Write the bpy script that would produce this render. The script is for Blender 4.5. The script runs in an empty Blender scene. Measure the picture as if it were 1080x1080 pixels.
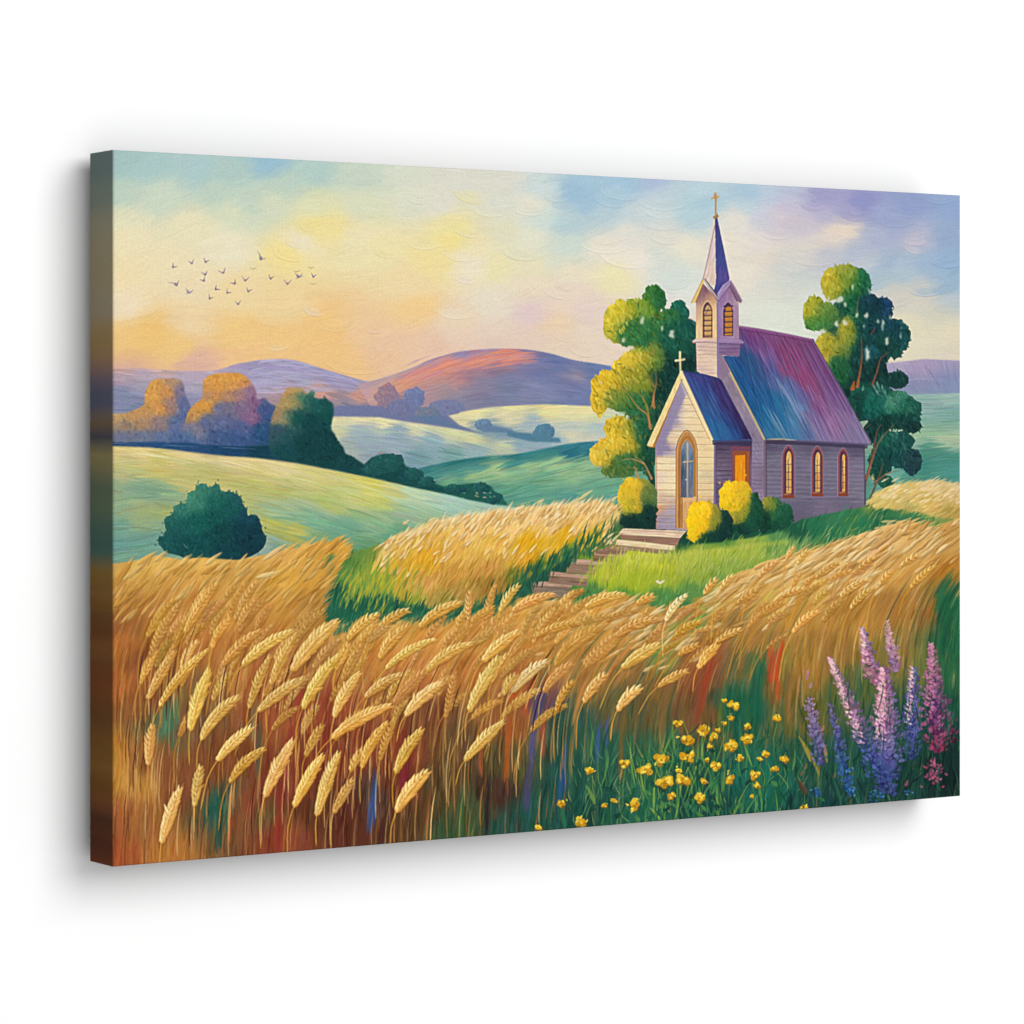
import bpy, math
import numpy as np
from mathutils import Vector
# A canvas print hanging on a white wall, seen from its left. The print is 43 mm deep, its back in
# the plane y = 0 and its face towards -y; it hangs a little off the wall; units are metres.
sc = bpy.context.scene
CVW, CVH, CVD, ZC = 0.9388, 0.600, 0.0430, 1.500; GAP = .016
YAW = math.radians(33.64)
# ---------------- camera
cam = bpy.data.cameras.new('camera'); camo = bpy.data.objects.new('camera', cam); sc.collection.objects.link(camo); sc.camera = camo
cam.sensor_width = 36; cam.lens = 3383/1080*36; cam.shift_y = -86.2/1080; cam.clip_start = .05; cam.clip_end = 100
r_ = Vector((math.cos(YAW), -math.sin(YAW), 0)); f_ = Vector((math.sin(YAW), math.cos(YAW), 0))
corner = Vector((-CVW/2, -CVD, ZC+CVH/2-.2347))
camo.location = corner+.3336*r_-2.684*f_; camo.rotation_euler = (math.pi/2, 0, -YAW)
# ---------------- light: a soft studio, dim on the left and below, with a broad soft box at the right
w = bpy.data.worlds.new('World'); sc.world = w; w.use_nodes = True; nt = w.node_tree; bg = nt.nodes['Background']
tc = nt.nodes.new('ShaderNodeTexCoord')
def wdot(v):
    d = nt.nodes.new('ShaderNodeVectorMath'); d.operation = 'DOT_PRODUCT'; d.inputs[1].default_value = v; nt.links.new(tc.outputs['Generated'], d.inputs[0]); return d.outputs['Value']
def wm(op, a, b):
    m = nt.nodes.new('ShaderNodeMath'); m.operation = op
    for i, v in enumerate((a, b)):
        if isinstance(v, (int, float)): m.inputs[i].default_value = v
        else: nt.links.new(v, m.inputs[i])
    return m.outputs[0]
# strongest from in front of the wall, falling off to the left and downwards
lvl = wm('MULTIPLY', wm('POWER', wm('MAXIMUM', wdot((0, -1, 0)), 0.0), 2.0), wm('MAXIMUM', wm('ADD', wdot((-.2, 0, -.35)), 1.0), 0.0))
nt.links.new(wm('ADD', wm('MULTIPLY', lvl, 2.06), .02), bg.inputs['Strength']); bg.inputs['Color'].default_value = (1, 1, 1, 1)
def soft_box(name, loc, target, size, power, size_y=None):
    l = bpy.data.lights.new(name, 'AREA'); l.shape = 'RECTANGLE'; l.size = size; l.size_y = size_y or size; l.energy = power
    o = bpy.data.objects.new(name, l); sc.collection.objects.link(o); o.location = loc
    o.rotation_euler = (Vector(target)-Vector(loc)).to_track_quat('-Z', 'Y').to_euler()
soft_box('soft_box', (1.7, -6.2, 4.4), (0, 0, 1.5), 4.4, 524, 4.4)
vs = sc.view_settings; vs.view_transform = 'Standard'; vs.look = 'None'; vs.exposure = 0; vs.gamma = 1; vs.use_curve_mapping = False
sc.render.engine = 'CYCLES'; sc.cycles.max_bounces = 6; sc.cycles.diffuse_bounces = 4
EGAIN = 1.76                                  # light the front of the print receives, so its pigments are divided by it
GROUPS = {'wheat_ear': 'ripe wheat ears in the foreground', 'painted_bird': 'small purple birds in the sky', 'yellow_flower': 'small yellow flowers in the grass'}
PAINT_H, WEAVE_H = .0003, .00014; EDGE_SHADE = .45   # side shade painted into the wrapped edges: front colours multiplied darker
# ------------------------------------------------------------------ the brush
# The picture on the canvas is painted here, stroke by stroke, into a sheet of pigment
# colours, paint heights and part ids; it is then laid on the canvas mesh.
S = 1.5; OX, OY = 114.0, 150.0
PW, PH = int(902*S), int(770*S)
rng = np.random.default_rng(7)
IMG = np.zeros((PH, PW, 3), np.float32); HGT = np.zeros((PH, PW), np.float32)
LAB = np.zeros((PH, PW), np.int16); CUR = [0]
PARTS = [('painted_sky', None, None)]
def part(name, parent=None, label=None):
    PARTS.append((name, parent, label)); CUR[0] = len(PARTS)-1; return CUR[0]
def hx(h):
    if not isinstance(h, str): return np.array(h, np.float32)
    h = h.lstrip('#'); return np.array([int(h[i:i+2], 16) for i in (0, 2, 4)], np.float32)/255
def upn(h, w, cell, seed=0):                       # smooth value noise -1..1
    r = np.random.default_rng(seed); a = r.random((int(h/cell)+3, int(w/cell)+3), dtype=np.float32)*2-1
    y = np.arange(h)/cell; x = np.arange(w)/cell; yi = y.astype(int); xi = x.astype(int)
    fy = (y-yi)[:, None].astype(np.float32); fx = (x-xi)[None].astype(np.float32)
    fy = fy*fy*(3-2*fy); fx = fx*fx*(3-2*fx)
    return (a[yi][:, xi]*(1-fy)*(1-fx)+a[yi+1][:, xi]*fy*(1-fx)+a[yi][:, xi+1]*(1-fy)*fx+a[yi+1][:, xi+1]*fy*fx)
def blur(a, r):
    for ax in (0, 1):
        for _ in range(2):
            k = 2*r+1; p = np.pad(a, [(r+1, r) if i == ax else (0, 0) for i in range(a.ndim)], 'edge')
            c = np.cumsum(p, ax, dtype=np.float64)
            n = a.shape[ax]
            a = (np.take(c, np.arange(k, k+n), ax)-np.take(c, np.arange(n), ax)).astype(np.float32)/k
    return a
def smooth(pts, closed=True, n=6):
    P = np.array(pts, float); m = len(P); out = []
    for i in range(m if closed else m-1):
        if closed: a, b, c, d = P[i-1], P[i], P[(i+1) % m], P[(i+2) % m]
        else: a, b, c, d = P[max(i-1, 0)], P[i], P[i+1], P[min(i+2, m-1)]
        for t in np.arange(n)/n:
            out.append(.5*((2*b)+(c-a)*t+(2*a-5*b+4*c-d)*t*t+(3*b-a-3*c+d)*t**3))
    if not closed: out.append(P[-1])
    return np.array(out)
def mask_of(pts, sub=3):                           # anti-aliased polygon mask
    P = (np.array(pts, float)-[OX, OY])*S
    y0 = max(int(P[:, 1].min())-1, 0); y1 = min(int(P[:, 1].max())+2, PH)
    x0 = max(int(P[:, 0].min())-1, 0); x1 = min(int(P[:, 0].max())+2, PW)
    if y1 <= y0 or x1 <= x0: return None
    M = np.zeros((y1-y0, x1-x0), np.float32); A = P; B = np.roll(P, -1, 0)
    idx = np.arange(x0, x1)
    for r in range(y0, y1):
        for k in range(sub):
            y = r+(k+.5)/sub; c = (A[:, 1] <= y) != (B[:, 1] <= y)
            if not c.any(): continue
            a, b = A[c], B[c]; xs = np.sort(a[:, 0]+(y-a[:, 1])/(b[:, 1]-a[:, 1])*(b[:, 0]-a[:, 0]))
            for i in range(0, len(xs)-1, 2):
                M[r-y0] += (np.clip(xs[i+1]-idx, 0, 1)-np.clip(xs[i]-idx, 0, 1))/sub
    return y0, y1, x0, x1, np.clip(M, 0, 1)
class Field:                                        # colours blended between the points given
    def __init__(s, pts, p=2.2, soft=9.0):
        s.xy = np.array([(a, b) for a, b, _ in pts], float); s.c = np.array([hx(c) for *_, c in pts]); s.p = p; s.s = soft
        s.grid = None
    def at(s, x, y):
        x = np.atleast_1d(x).astype(float); y = np.atleast_1d(y).astype(float)
        d = (x[:, None]-s.xy[None, :, 0])**2+((y[:, None]-s.xy[None, :, 1])*1.25)**2
        w = 1/(d+s.s**2)**s.p; w /= w.sum(1, keepdims=True)
        return (w@s.c).astype(np.float32)
    def area(s, y0, y1, x0, x1):
        q = 6; gy = np.arange(y0, y1+2*q, q); gx = np.arange(x0, x1+2*q, q)
        X, Y = np.meshgrid(gx/S+OX, gy/S+OY)
        g = s.at(X.ravel(), Y.ravel()).reshape(len(gy), len(gx), 3)
        y = (np.arange(y0, y1)-y0)/q; x = (np.arange(x0, x1)-x0)/q
        yi = y.astype(int); xi = x.astype(int); fy = (y-yi)[:, None, None]; fx = (x-xi)[None, :, None]
        return g[yi][:, xi]*(1-fy)*(1-fx)+g[yi+1][:, xi]*fy*(1-fx)+g[yi][:, xi+1]*(1-fy)*fx+g[yi+1][:, xi+1]*fy*fx
def fill(pts, col, soft=0, a=1.0, grain=.012, h=0.0, relabel=True, wob=0):
    P = np.array(pts, float)
    if wob: P = P+rng.normal(0, wob, P.shape)
    m = mask_of(P)
    if m is None: return None
    y0, y1, x0, x1, M = m
    if soft:
        r = max(int(soft*S), 1); pt = r*2+1; Y0, Y1, X0, X1 = max(y0-pt, 0), min(y1+pt, PH), max(x0-pt, 0), min(x1+pt, PW)
        N = np.zeros((Y1-Y0, X1-X0), np.float32); N[y0-Y0:y1-Y0, x0-X0:x1-X0] = M; M = blur(N, r); y0, y1, x0, x1 = Y0, Y1, X0, X1
    C = col.area(y0, y1, x0, x1) if isinstance(col, Field) else hx(col)[None, None]
    C = C+rng.normal(0, grain, M.shape)[..., None] if grain else C
    A = (M*a)[..., None]; sl = np.s_[y0:y1, x0:x1]
    IMG[sl] = IMG[sl]*(1-A)+C*A; HGT[sl] = HGT[sl]*(1-M*a)+M*a*h
    if relabel: LAB[sl] = np.where(M*a > .5, CUR[0], LAB[sl])
    return m
def full(m):
    F = np.zeros((PH, PW), np.float32)
    if m is not None: F[m[0]:m[1], m[2]:m[3]] = m[4]
    return F
BR = np.random.default_rng(3).random(4096).astype(np.float32)
def stroke(P, w, c0, c1=None, a=1.0, bri=.4, h=.3, clip=None, taper=(.35, .6), relabel=True, edge=0.0):
    P = (np.asarray(P, float)-[OX, OY])*S; W = w*S*.5
    x0 = max(int(P[:, 0].min()-W-1), 0); x1 = min(int(P[:, 0].max()+W+2), PW)
    y0 = max(int(P[:, 1].min()-W-1), 0); y1 = min(int(P[:, 1].max()+W+2), PH)
    if x1-x0 < 1 or y1-y0 < 1: return
    X = np.arange(x0, x1, dtype=np.float32)[None]+.5; Y = np.arange(y0, y1, dtype=np.float32)[:, None]+.5
    n = len(P)-1; best = None
    for i in range(n):
        ax, ay = P[i]; dx, dy = P[i+1]-P[i]; L2 = dx*dx+dy*dy+1e-9
        rx = X-ax; ry = Y-ay; t = np.clip((rx*dx+ry*dy)/L2, 0, 1)
        ex = rx-t*dx; ey = ry-t*dy; d = ex*ex+ey*ey; sg = (dx*ry-dy*rx)
        if best is None: best, s, sd = d, (i+t)/n, sg
        else:
            k = d < best; best = np.where(k, d, best); s = np.where(k, (i+t)/n, s); sd = np.where(k, sg, sd)
    d = np.sqrt(best); ta, tb = taper
    wd = W*np.minimum(1, np.minimum((s+.02)/max(ta, .01), (1.02-s)/max(tb, .01)))**.6 if (ta or tb) else W
    cov = np.clip(wd-d+.5, 0, 1)*(np.minimum(1, W*2) if W < .5 else 1)
    v = np.clip(np.where(sd > 0, d, -d)/(W+.01), -1, 1)
    q = (v*.5+.5)*max(W*2.2, 2)+rng.integers(0, 4000); qi = q.astype(int); qf = q-qi
    b = BR[qi % 4096]*(1-qf)+BR[(qi+1) % 4096]*qf-.5
    A = cov*a*np.clip(1-bri*(b+.5)*(.35+s*1.1), 0, 1)
    c0 = hx(c0); c1 = c0 if c1 is None else hx(c1)
    C = c0+(c1-c0)*s[..., None]+(b*bri*.22)[..., None]
    if edge: C = C-(edge*np.clip(v, 0, 1)**2)[..., None]
    if clip is not None: A = A*clip[y0:y1, x0:x1]
    sl = np.s_[y0:y1, x0:x1]; A3 = A[..., None]
    IMG[sl] = IMG[sl]*(1-A3)+C*A3
    HGT[sl] = HGT[sl]*(1-A*.7)+A*h*(1-v*v*.6+b*.8)
    if relabel: LAB[sl] = np.where(A > .5, CUR[0], LAB[sl])
def curve(x, y, ang, L, bend=0, n=4):               # ang in degrees, up = 90; bend = total turn in degrees
    t = (np.arange(n)+.5)/n; th = np.radians(ang+bend*(t-.5)); st = L/n
    px = np.concatenate([[0], np.cumsum(np.cos(th)*st)]); py = np.concatenate([[0], np.cumsum(-np.sin(th)*st)])
    return np.stack([x+px-px[-1]/2, y+py-py[-1]/2], 1)
def hatch(pts, n, ang, L, w, fld, jit=.04, a=.8, bri=.4, h=.3, bend=0, clip=True, sat=.02, order=None, relabel=False, at=None, taper=(.3, .5), spread=8, c2=None):
    P = np.array(pts, float); m = mask_of(P); F = full(m)
    if m is None: return
    ys, xs = np.nonzero(F > .5) if at is None else np.nonzero((F > .5) & at)
    if len(ys) == 0: return
    k = rng.integers(0, len(ys), n)
    if order == 'down': k = np.sort(k)
    X = xs[k]/S+OX; Y = ys[k]/S+OY; C = fld.at(X, Y) if isinstance(fld, Field) else np.repeat(hx(fld)[None], n, 0)
    C = C+rng.normal(0, jit, (n, 1))+rng.normal(0, sat, (n, 3))
    cl = F if clip is True else (None if clip is False else clip)
    for i in range(n):
        g = ang(X[i], Y[i]) if callable(ang) else ang
        Li = L*rng.uniform(.5, 1.4)
        stroke(curve(X[i], Y[i], g+rng.normal(0, spread), Li, bend*rng.uniform(.3, 1.3), 3 if Li > 12 else 2), w*rng.uniform(.6, 1.4), C[i], None if c2 is None else C[i]+np.array(c2), a, bri, h, cl, taper, relabel)
def wobble(cx, cy, rx, ry, amp=.1, n=26, seed=None):
    r = np.random.default_rng(seed if seed is not None else rng.integers(1e9)); t = np.linspace(0, 2*np.pi, n, endpoint=False)
    k = 1+r.normal(0, amp, n); return np.stack([cx+rx*k*np.cos(t), cy+ry*k*np.sin(t)], 1)
def sunny(c):                                        # sunlit yellow leaves are mixed a touch brighter
    return c*np.array([1.12, 1.08, 1.2]) if c[0] > .54 and c[2] < .26 and c[1] > .51 else c
def blob(cx, cy, rx, ry, dark, light, n=60, sz=4.0, lw=2.2, rag=.06, lx=-.7, ly=-.6, mid=None, shift=.1):
    # a clump of leaves: a ragged dab, then small dabs turning from the light tone to the dark one
    P = smooth(wobble(cx, cy, rx, ry, rag, 22), True, 3); dark, light = sunny(hx(dark)), sunny(hx(light))
    mid = (dark+light)/2 if mid is None else hx(mid)
    fill(P, mid)
    for i in range(n):
        t = rng.uniform(0, 2*np.pi); r = np.sqrt(rng.uniform(0, 1))*.98
        ux, uy = r*np.cos(t), r*np.sin(t); k = np.clip(.5+.55*(ux*lx+uy*ly)/.92+shift+rng.normal(0, .1), 0, 1)
        c = dark*(1-2*k)+mid*2*k if k < .5 else mid*(2-2*k)+light*(2*k-1)
        g = rng.normal(-62, 18)+ux*30
        stroke(curve(cx+ux*rx, cy+uy*ry, g, sz*rng.uniform(.7, 1.7), rng.normal(0, 30), 2), lw*rng.uniform(.6, 1.3), c+rng.normal(0, .025, 3), None, .85, .45, .45)
def rework(ids, n, ang, L, w, jit=.02, r=4, a=.6, bend=0, spread=20, h=.6, box=None, mix=.5, sat=.01):
    # go over finished paint wet in wet: soften it, then dab with the colours picked up from it
    M = np.isin(LAB, ids)
    if box: B = np.zeros_like(M); x0, y0, x1, y1 = [int(v) for v in ((box[0]-OX)*S, (box[1]-OY)*S, (box[2]-OX)*S, (box[3]-OY)*S)]; B[max(y0, 0):y1, max(x0, 0):x1] = True; M &= B
    ys, xs = np.nonzero(M)
    if len(ys) == 0: return
    p = 3*r+6; sl = np.s_[max(ys.min()-p, 0):ys.max()+p, max(xs.min()-p, 0):xs.max()+p]
    m = M[sl].astype(np.float32); Bm = blur(m, r)+1e-3; B = blur(IMG[sl]*m[..., None], r)/Bm[..., None]
    K = (m*mix)[..., None]; IMG[sl] = IMG[sl]*(1-K)+B*K
    oy, ox = sl[0].start, sl[1].start; F = M.astype(np.float32); k = rng.integers(0, len(ys), n)
    for i in k:
        y, x = ys[i], xs[i]; X, Y = x/S+OX, y/S+OY; g = ang(X, Y) if callable(ang) else ang; c = B[y-oy, x-ox]+rng.normal(0, jit)+rng.normal(0, sat, 3)
        stroke(curve(X, Y, g+rng.normal(0, spread), L*rng.uniform(.6, 1.4), bend, 2), w*rng.uniform(.6, 1.4), c, None, a, .5, h, F, (.3, .5), False)
# ------------------------------------------------------------------ the picture: sky and far land
def T(s): return [(float(a), float(b), '#'+c) for a, b, c in (q.split(',') for q in s.split())]
SKY = Field(T('''119,160,a3c2bf 125,168,a5c4c0 160,175,a8c8c6 210,180,aac9c9 285,170,98bfd0 330,180,b0ccc4 380,185,c5d2c0 430,180,d3d8c4 480,185,d8d6c6
540,187,d8d6c8 565,195,c8d6d4 620,190,a3c4d6 660,195,a0c2d8 690,192,a9b9d6 740,200,b7cfd8 790,205,a6c3d6 830,205,b5bcd2 870,208,a09ec8 910,215,8f92c6 960,215,8f9fcb 1005,215,8fa7cf
125,205,bcd0be 170,205,c9d6bf 125,232,e0dcb6 130,250,eadcb0 130,290,ecd9a8 130,320,ecd9b4 163,352,efc070 145,358,eec272 185,362,eec478 130,362,edc47a 135,376,e8b77e 135,386,dcae98
240,183,aecac2 230,200,bdd0be 250,222,d6dab8 262,215,c0d2c0 200,240,e6dcb4 240,260,e8debc 180,280,ebdab0 200,300,ead6ac 250,310,ecd39c 200,340,ebcf9e 250,350,efc67c 300,360,efc47c 350,358,eec078 250,378,eec084 210,385,dfb09a 300,376,edbf80
300,195,bccfbe 290,215,d2d8ba 330,218,dcdcb0 330,236,ead98e 350,240,ecd992 305,265,efd98a 316,255,e8dcbc 380,215,d6d9b8 380,250,e8dcae 400,262,eadca6 440,210,d9d9c2 460,215,dcd8c8 470,238,e8da9c 480,250,eddb8c 500,265,e9dbae 500,278,e9dcc2
460,275,ecd994 520,280,e6dca8 430,300,ebd3a0 440,325,efc886 480,340,e8d0b0 520,320,e3d8c0 300,320,eccf96 340,345,efc37c 380,350,ebc494 400,364,e9c09a 440,368,e8c2a0 480,352,e5c7b0 520,350,e3cdb8 520,363,dfc4b0 370,385,edc080 400,386,e8bd92 350,375,eec07c 460,365,e4bfa4
530,215,d8d8c6 530,245,dcd9b8 560,215,e0dcc8 560,250,dfddc4 575,230,c9d8d0 600,235,b4ccd0 620,212,9fc0d4 610,203,9abdd4 650,210,a6c5d6 640,225,b4cbd2 670,225,c3d0d2 700,205,bcd0d6 690,220,c9d4d4 730,225,b2cdd4 745,215,a9c8d4 660,245,dcd8cc 700,250,d8d6c8 640,260,e3dac6 670,275,e6dccc
600,260,c8d6ca 590,270,d3d8c4 560,280,e3dab4 600,285,e4d9bc 650,290,e6dcaa 700,272,d2d8ce 710,290,d0d9d0 720,262,e2dcc6 560,300,e6d6b8 600,310,e5d0bc 560,330,dfc6c2 590,342,e6cba8 620,330,e2cbc0 620,350,e3cfba 560,355,e2c8b4 600,368,e2cdb4 640,378,e2cfba 735,310,d9dad0 720,345,e0cfc0
775,232,e0d9cc 770,260,e4dac8 790,290,e3dac8 790,218,bccfd6 805,225,c8c8d6 800,260,dcd3cc 815,205,b8c8d8 830,215,c5bdd0 870,225,b4b0cc 895,222,a3a2c8 850,240,c9c0ca 893,243,e2d2be 880,246,dfd0c0 860,258,d8cec4 850,266,d8d2c6 930,225,9aa5cc 950,240,9fabcc 965,252,bcb8c8 1000,250,94aacb 920,255,aab2cc
820,230,d0c4cc 807,272,dfd3c0 822,280,cfcdc8 870,270,b9bfcc 905,265,b0b9cc 935,275,9fb3cc 975,275,9db5cf 1005,275,8fb0cd 950,285,adc0cc 1000,300,98b4cc 925,295,a9bfca 915,275,c0c6c8 940,310,cbc8bc 970,312,d1cbbc 1000,318,b9c3c6 990,332,cecbb6 960,342,dad2b6 1000,350,dcd2b4 960,360,dbd3b6 1000,372,d8cdb6
810,300,d5d4c8 840,290,c9cec8 810,330,d8dccc 840,340,d6dccc 850,320,d2d6ca 930,372,dcd2b8'''), 2.3, 10)
CANV = [(110, 145), (1020, 145), (1020, 925), (110, 925)]
fill(CANV, SKY, grain=0)
def skyang(x, y): return 8+12*np.sin(x/70+y/45)-((x-560)/60)
hatch([(112, 150), (1018, 150), (1018, 430), (112, 430)], 2600, skyang, 26, 8, SKY, .008, .35, .3, .16, sat=.006, bend=25, relabel=True)
# swept palette-knife arcs in the thick sky paint: (x, y, radius, start, sweep, colour)
ARCS = '''330,236,13,e9d68c 316,252,14,e8dcc0 336,324,14,e6d6c8 312,262,22,ebd790 292,362,12,e9cfa0 491,262,22,e9dcc0 494,290,14,e6d8cc 482,324,20,e6dcbe 505,200,24,e6d98e 520,215,22,dedbc0 500,238,20,e2dbb4 445,205,16,dadac4 412,262,16,eadb9c
448,252,18,e8dcae 555,260,24,d6d8ba 588,205,13,b6cbd0 650,205,22,a9c6d8 660,195,26,b4cdd8 700,205,28,bdd0d6 700,218,20,ccd5d4 706,245,20,dcd9cc 640,250,28,e2dac8 668,262,34,e6ddca 712,296,14,cfd9d4 700,228,24,cdd4d4 860,212,16,b0a8cc 946,226,22,9aa6cc 965,250,14,c6bfca 968,260,12,d2c8c2
976,300,20,9cb6cc 992,205,16,95aed0 1000,270,20,8fadcf 860,262,30,d0cac6 355,336,22,ecc684 395,345,10,e6bfa0 430,384,30,e6c0a4 380,370,40,ebc184 600,350,16,e4cdb6 620,365,18,dfc9b6 775,248,10,dfd6c4 820,240,20,d4cccc 905,222,18,a6a4c8 560,215,20,dad9c8 600,300,26,e4d6be'''
for q in ARCS.split():
    x, y, r, c = q.split(','); x, y, r = float(x), float(y), float(r); c = hx(c)
    a0 = rng.uniform(170, 215); sw = rng.uniform(90, 140)
    th = np.radians(np.linspace(a0, a0+sw, 8)); e = .55
    for k in range(4):
        rr = r*(1-.2*k); P = np.stack([x+rr*np.cos(th), y-rr*e*np.sin(th)], 1)
        stroke(P, r*.22, c+rng.normal(0, .012), None, .28, .6, .8, None, (.3, .3))
    P = np.stack([x+r*1.1*np.cos(th), y-r*1.1*e*np.sin(th)], 1)
    stroke(P, 1.6, c+.03, None, 0.42, .1, 2.0, None, (.4, .4)); stroke(P+[0, 1.2], .9, c*.88, None, .4, .1, .0, None, (.4, .4))
def ridge(top, bottom): return list(top)+list(bottom)
# hills
part('painted_hill', None, 'pale purple ridge fading into the sunset behind the orange trees')
MTL = Field(T('''125,388,dcb2a4 170,390,d8b4ac 125,397,c3a8bc 160,398,c8b0c0 200,398,c4b0c6 125,414,9197bc 160,408,a9a8c2 200,408,b4aac6 230,398,c8b0c2 250,395,b6a6c8 265,386,a8a0c8 290,382,a69cca 330,388,a69cca 290,400,aeaad0 320,398,aaa8ce 350,400,a09ccb 375,404,9795c6 300,412,c6a2a8 340,412,dca68e 380,414,dca48e 400,416,cf9c96 300,425,b497a0 350,425,b898a0 360,432,9290b4 390,436,8388b0 340,438,8a8cb2 430,436,8a88ac 200,425,9a9cc0 150,430,8f97bc'''), 2.3, 7)
L1 = smooth([(110, 388), (150, 389), (190, 391), (225, 391), (250, 384), (275, 380), (300, 379), (318, 382), (340, 389), (360, 395), (385, 402), (410, 405)], False)
fill(ridge(L1, [(470, 420), (500, 450), (110, 470)]), MTL, soft=1)
hatch(ridge(L1, [(470, 420), (500, 450), (110, 470)]), 700, lambda x, y: -6 if x < 290 else -14, 24, 2.6, MTL, .018, .7, .5, .3, relabel=True, spread=5)
hatch(ridge(L1[30:], [(420, 412), (240, 416)]), 160, lambda x, y: 12-(x-240)*.22, 26, 1.6, '#bcb4d8', .03, .5, .4, .5, spread=5)
part('painted_hill', None, 'orange and blue mountain at the centre of the painted horizon')
MTR = Field(T('''385,404,c8a4b2 400,398,b8a4c2 430,390,a8a0c4 460,380,a096c8 490,373,9f94c8 515,370,a092c4 400,408,d6a89c 420,406,e0a48a 450,394,dc9c8a 470,386,e89680 500,380,e49080 530,375,dc9088 545,374,d88a8c 555,372,9c88b8 440,402,d8a094 480,399,cc9492 500,395,b88ea0 520,388,b08aa4 535,384,b4869e
510,405,9a90b0 535,398,8788b4 540,412,8490b8 520,422,8b8cb2 470,412,b89aa4 450,415,c09aa0 480,425,9490b0 560,385,8488ba 565,376,8585be 590,380,7484be 600,390,7385bd 600,405,7f8bbd 575,398,7c88bd 570,412,8d93bf 640,392,7189c0 630,388,6f86c0 620,420,7c8cc0 600,428,7c8abc 640,425,7b8cc0 430,420,b0909c 560,425,8a90b8 604,395,a898b0'''), 2.6, 5)
L2 = smooth([(376, 405), (400, 400), (430, 390), (455, 380), (480, 372), (505, 369), (530, 368), (556, 369), (580, 373), (605, 380), (630, 384), (655, 388), (700, 392)], False)
R2 = ridge(L2, [(700, 440), (400, 442)])
fill(R2, MTR, soft=.6)
hatch(R2, 700, lambda x, y: 26-(x-400)*.16 if x < 560 else -8-(x-560)*.1, 22, 2.6, MTR, .02, .75, .5, .4, relabel=True, spread=8, bend=-8)
for k in range(16):
    stroke(curve(rng.uniform(440, 540), rng.uniform(378, 398), 22, 30, -14), 1.8, rng.choice(['#e49c86', '#e09480', '#d890a0', '#c890b0']), None, .7, .4, .6)
for k in range(10): stroke(curve(rng.uniform(400, 470), rng.uniform(384, 394)-0, 22, 36, -12), 1.4, '#b4b0d8', None, .5, .4, .5, full(mask_of(R2)))
part('painted_hill', None, 'lilac ridge at the right edge behind the dark tree')
MR = Field(T('950,384,c0aec8 1000,384,b0a2c6 970,388,b3a0c8 940,398,a49cc4 1000,398,8f93c4 960,405,8f93c2 1000,405,8c98c4 1000,414,8aa0c4 950,412,90a2c0'))
RR = [(900, 384), (940, 383), (975, 379), (1018, 381), (1018, 420), (900, 420)]
fill(RR, MR, soft=.8); hatch(RR, 130, -3, 30, 3, MR, .012, .6, .4, .3, spread=4, relabel=True)
stroke([(945, 404), (965, 400), (985, 400), (1000, 405)], 1.2, '#bcc8dc', None, .7, .2, 1.2)
rework([2, 3], 500, lambda x, y: 24-(x-400)*.16 if x > 376 else -8, 26, 2.4, .012, 4, .5, -8, 6, .4, None, .6)
CUR[0] = 3
for k in range(120):
    x = rng.uniform(425, 560); y = float(np.interp(x, [425, 470, 510, 560], [402, 385, 377, 378]))+rng.normal(0, 5); stroke(curve(x, y, 26-(x-425)*.18, rng.uniform(14, 34), -10, 4), rng.uniform(1.4, 3), rng.choice(['#f0a078', '#ec9478', '#e88c74', '#e4a08c', '#d890a0']), None, .55, .5, .6, full(mask_of(R2)), (.3, .5), False)
# far fields
part('painted_field', None, 'teal and pale green field at the right edge behind the dark tree')
FR = Field(T('1000,422,9dbcb6 950,422,93b6b4 970,430,98bcb0 1000,438,84b3a8 960,442,84b5a4 960,455,98bca0 960,460,a8c4a0 1000,460,b8caa4 1000,468,a4c2a2 930,455,9cc0a4 1000,452,94bca6 985,475,58a08c 1000,482,4f9c8c 970,488,469888 1000,500,56a396 940,500,74b6a0 1000,512,6cab9c 900,500,60a090 900,520,5c9c88 960,512,62a894'), 2.6, 5)
RF = [(890, 417), (1018, 415), (1018, 530), (890, 530)]
fill(RF, FR, soft=.6); hatch(RF, 320, lambda x, y: 0 if y < 470 else 6, 34, 3.2, FR, .018, .7, .5, .35, relabel=True, spread=4)
part('painted_field', None, 'cream and blue striped far fields below the mountain')
FB = Field(T('''463,438,e2d9a6 500,434,e8dea8 540,431,e6dca4 580,430,e6dc9c 620,432,ecdfa4 480,444,dcd4a8 540,440,dfd6ae 600,440,e4dba8 630,441,d4d6ac 510,452,98b0b8 560,448,a9bfc4 600,450,c0cdc4 630,450,b8cbc8 560,456,b8c4c0 600,458,d9d4b4 620,463,cfd0b8 590,465,b0c4c4 550,466,98b4c0 575,464,9cb8c4 530,460,88a8b8
352,441,e6dcac 380,442,e8deb0 410,444,ebe0b0 440,449,e4dcb0 470,456,d9d6a8 500,463,d8d4a0 530,468,ccceaa 355,450,d4d4a8 380,453,aabec4 420,456,9fb8c4 460,464,9cb8c4 380,465,a3b9c0 420,470,a6b8c4 460,478,94b4bc 500,474,9cbcc0 400,482,9cb0bc 440,485,7fa8b0 370,470,b0bcb4 480,484,80b0ac'''), 2.6, 5)
RB = ridge(smooth([(440, 441), (463, 438), (490, 434), (515, 430), (545, 428), (580, 427), (645, 429), (700, 430)], False), [(700, 475), (440, 480)])
fill(RB, FB, soft=.4); hatch(RB, 300, lambda x, y: 2, 26, 2.2, FB, .015, .7, .5, .35, relabel=True, spread=4)
RA = ridge(smooth([(340, 437), (380, 438.5), (410, 441), (440, 446), (470, 453), (500, 461), (545, 471)], False), [(560, 500), (440, 505), (340, 500)])
fill(RA, FB, soft=.4); hatch(RA, 330, lambda x, y: -3-(x-340)*.09, 28, 2.2, FB, .015, .7, .5, .35, relabel=True, spread=4)
part('painted_field', None, 'deep teal band and green field left of the yellow tree')
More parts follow.
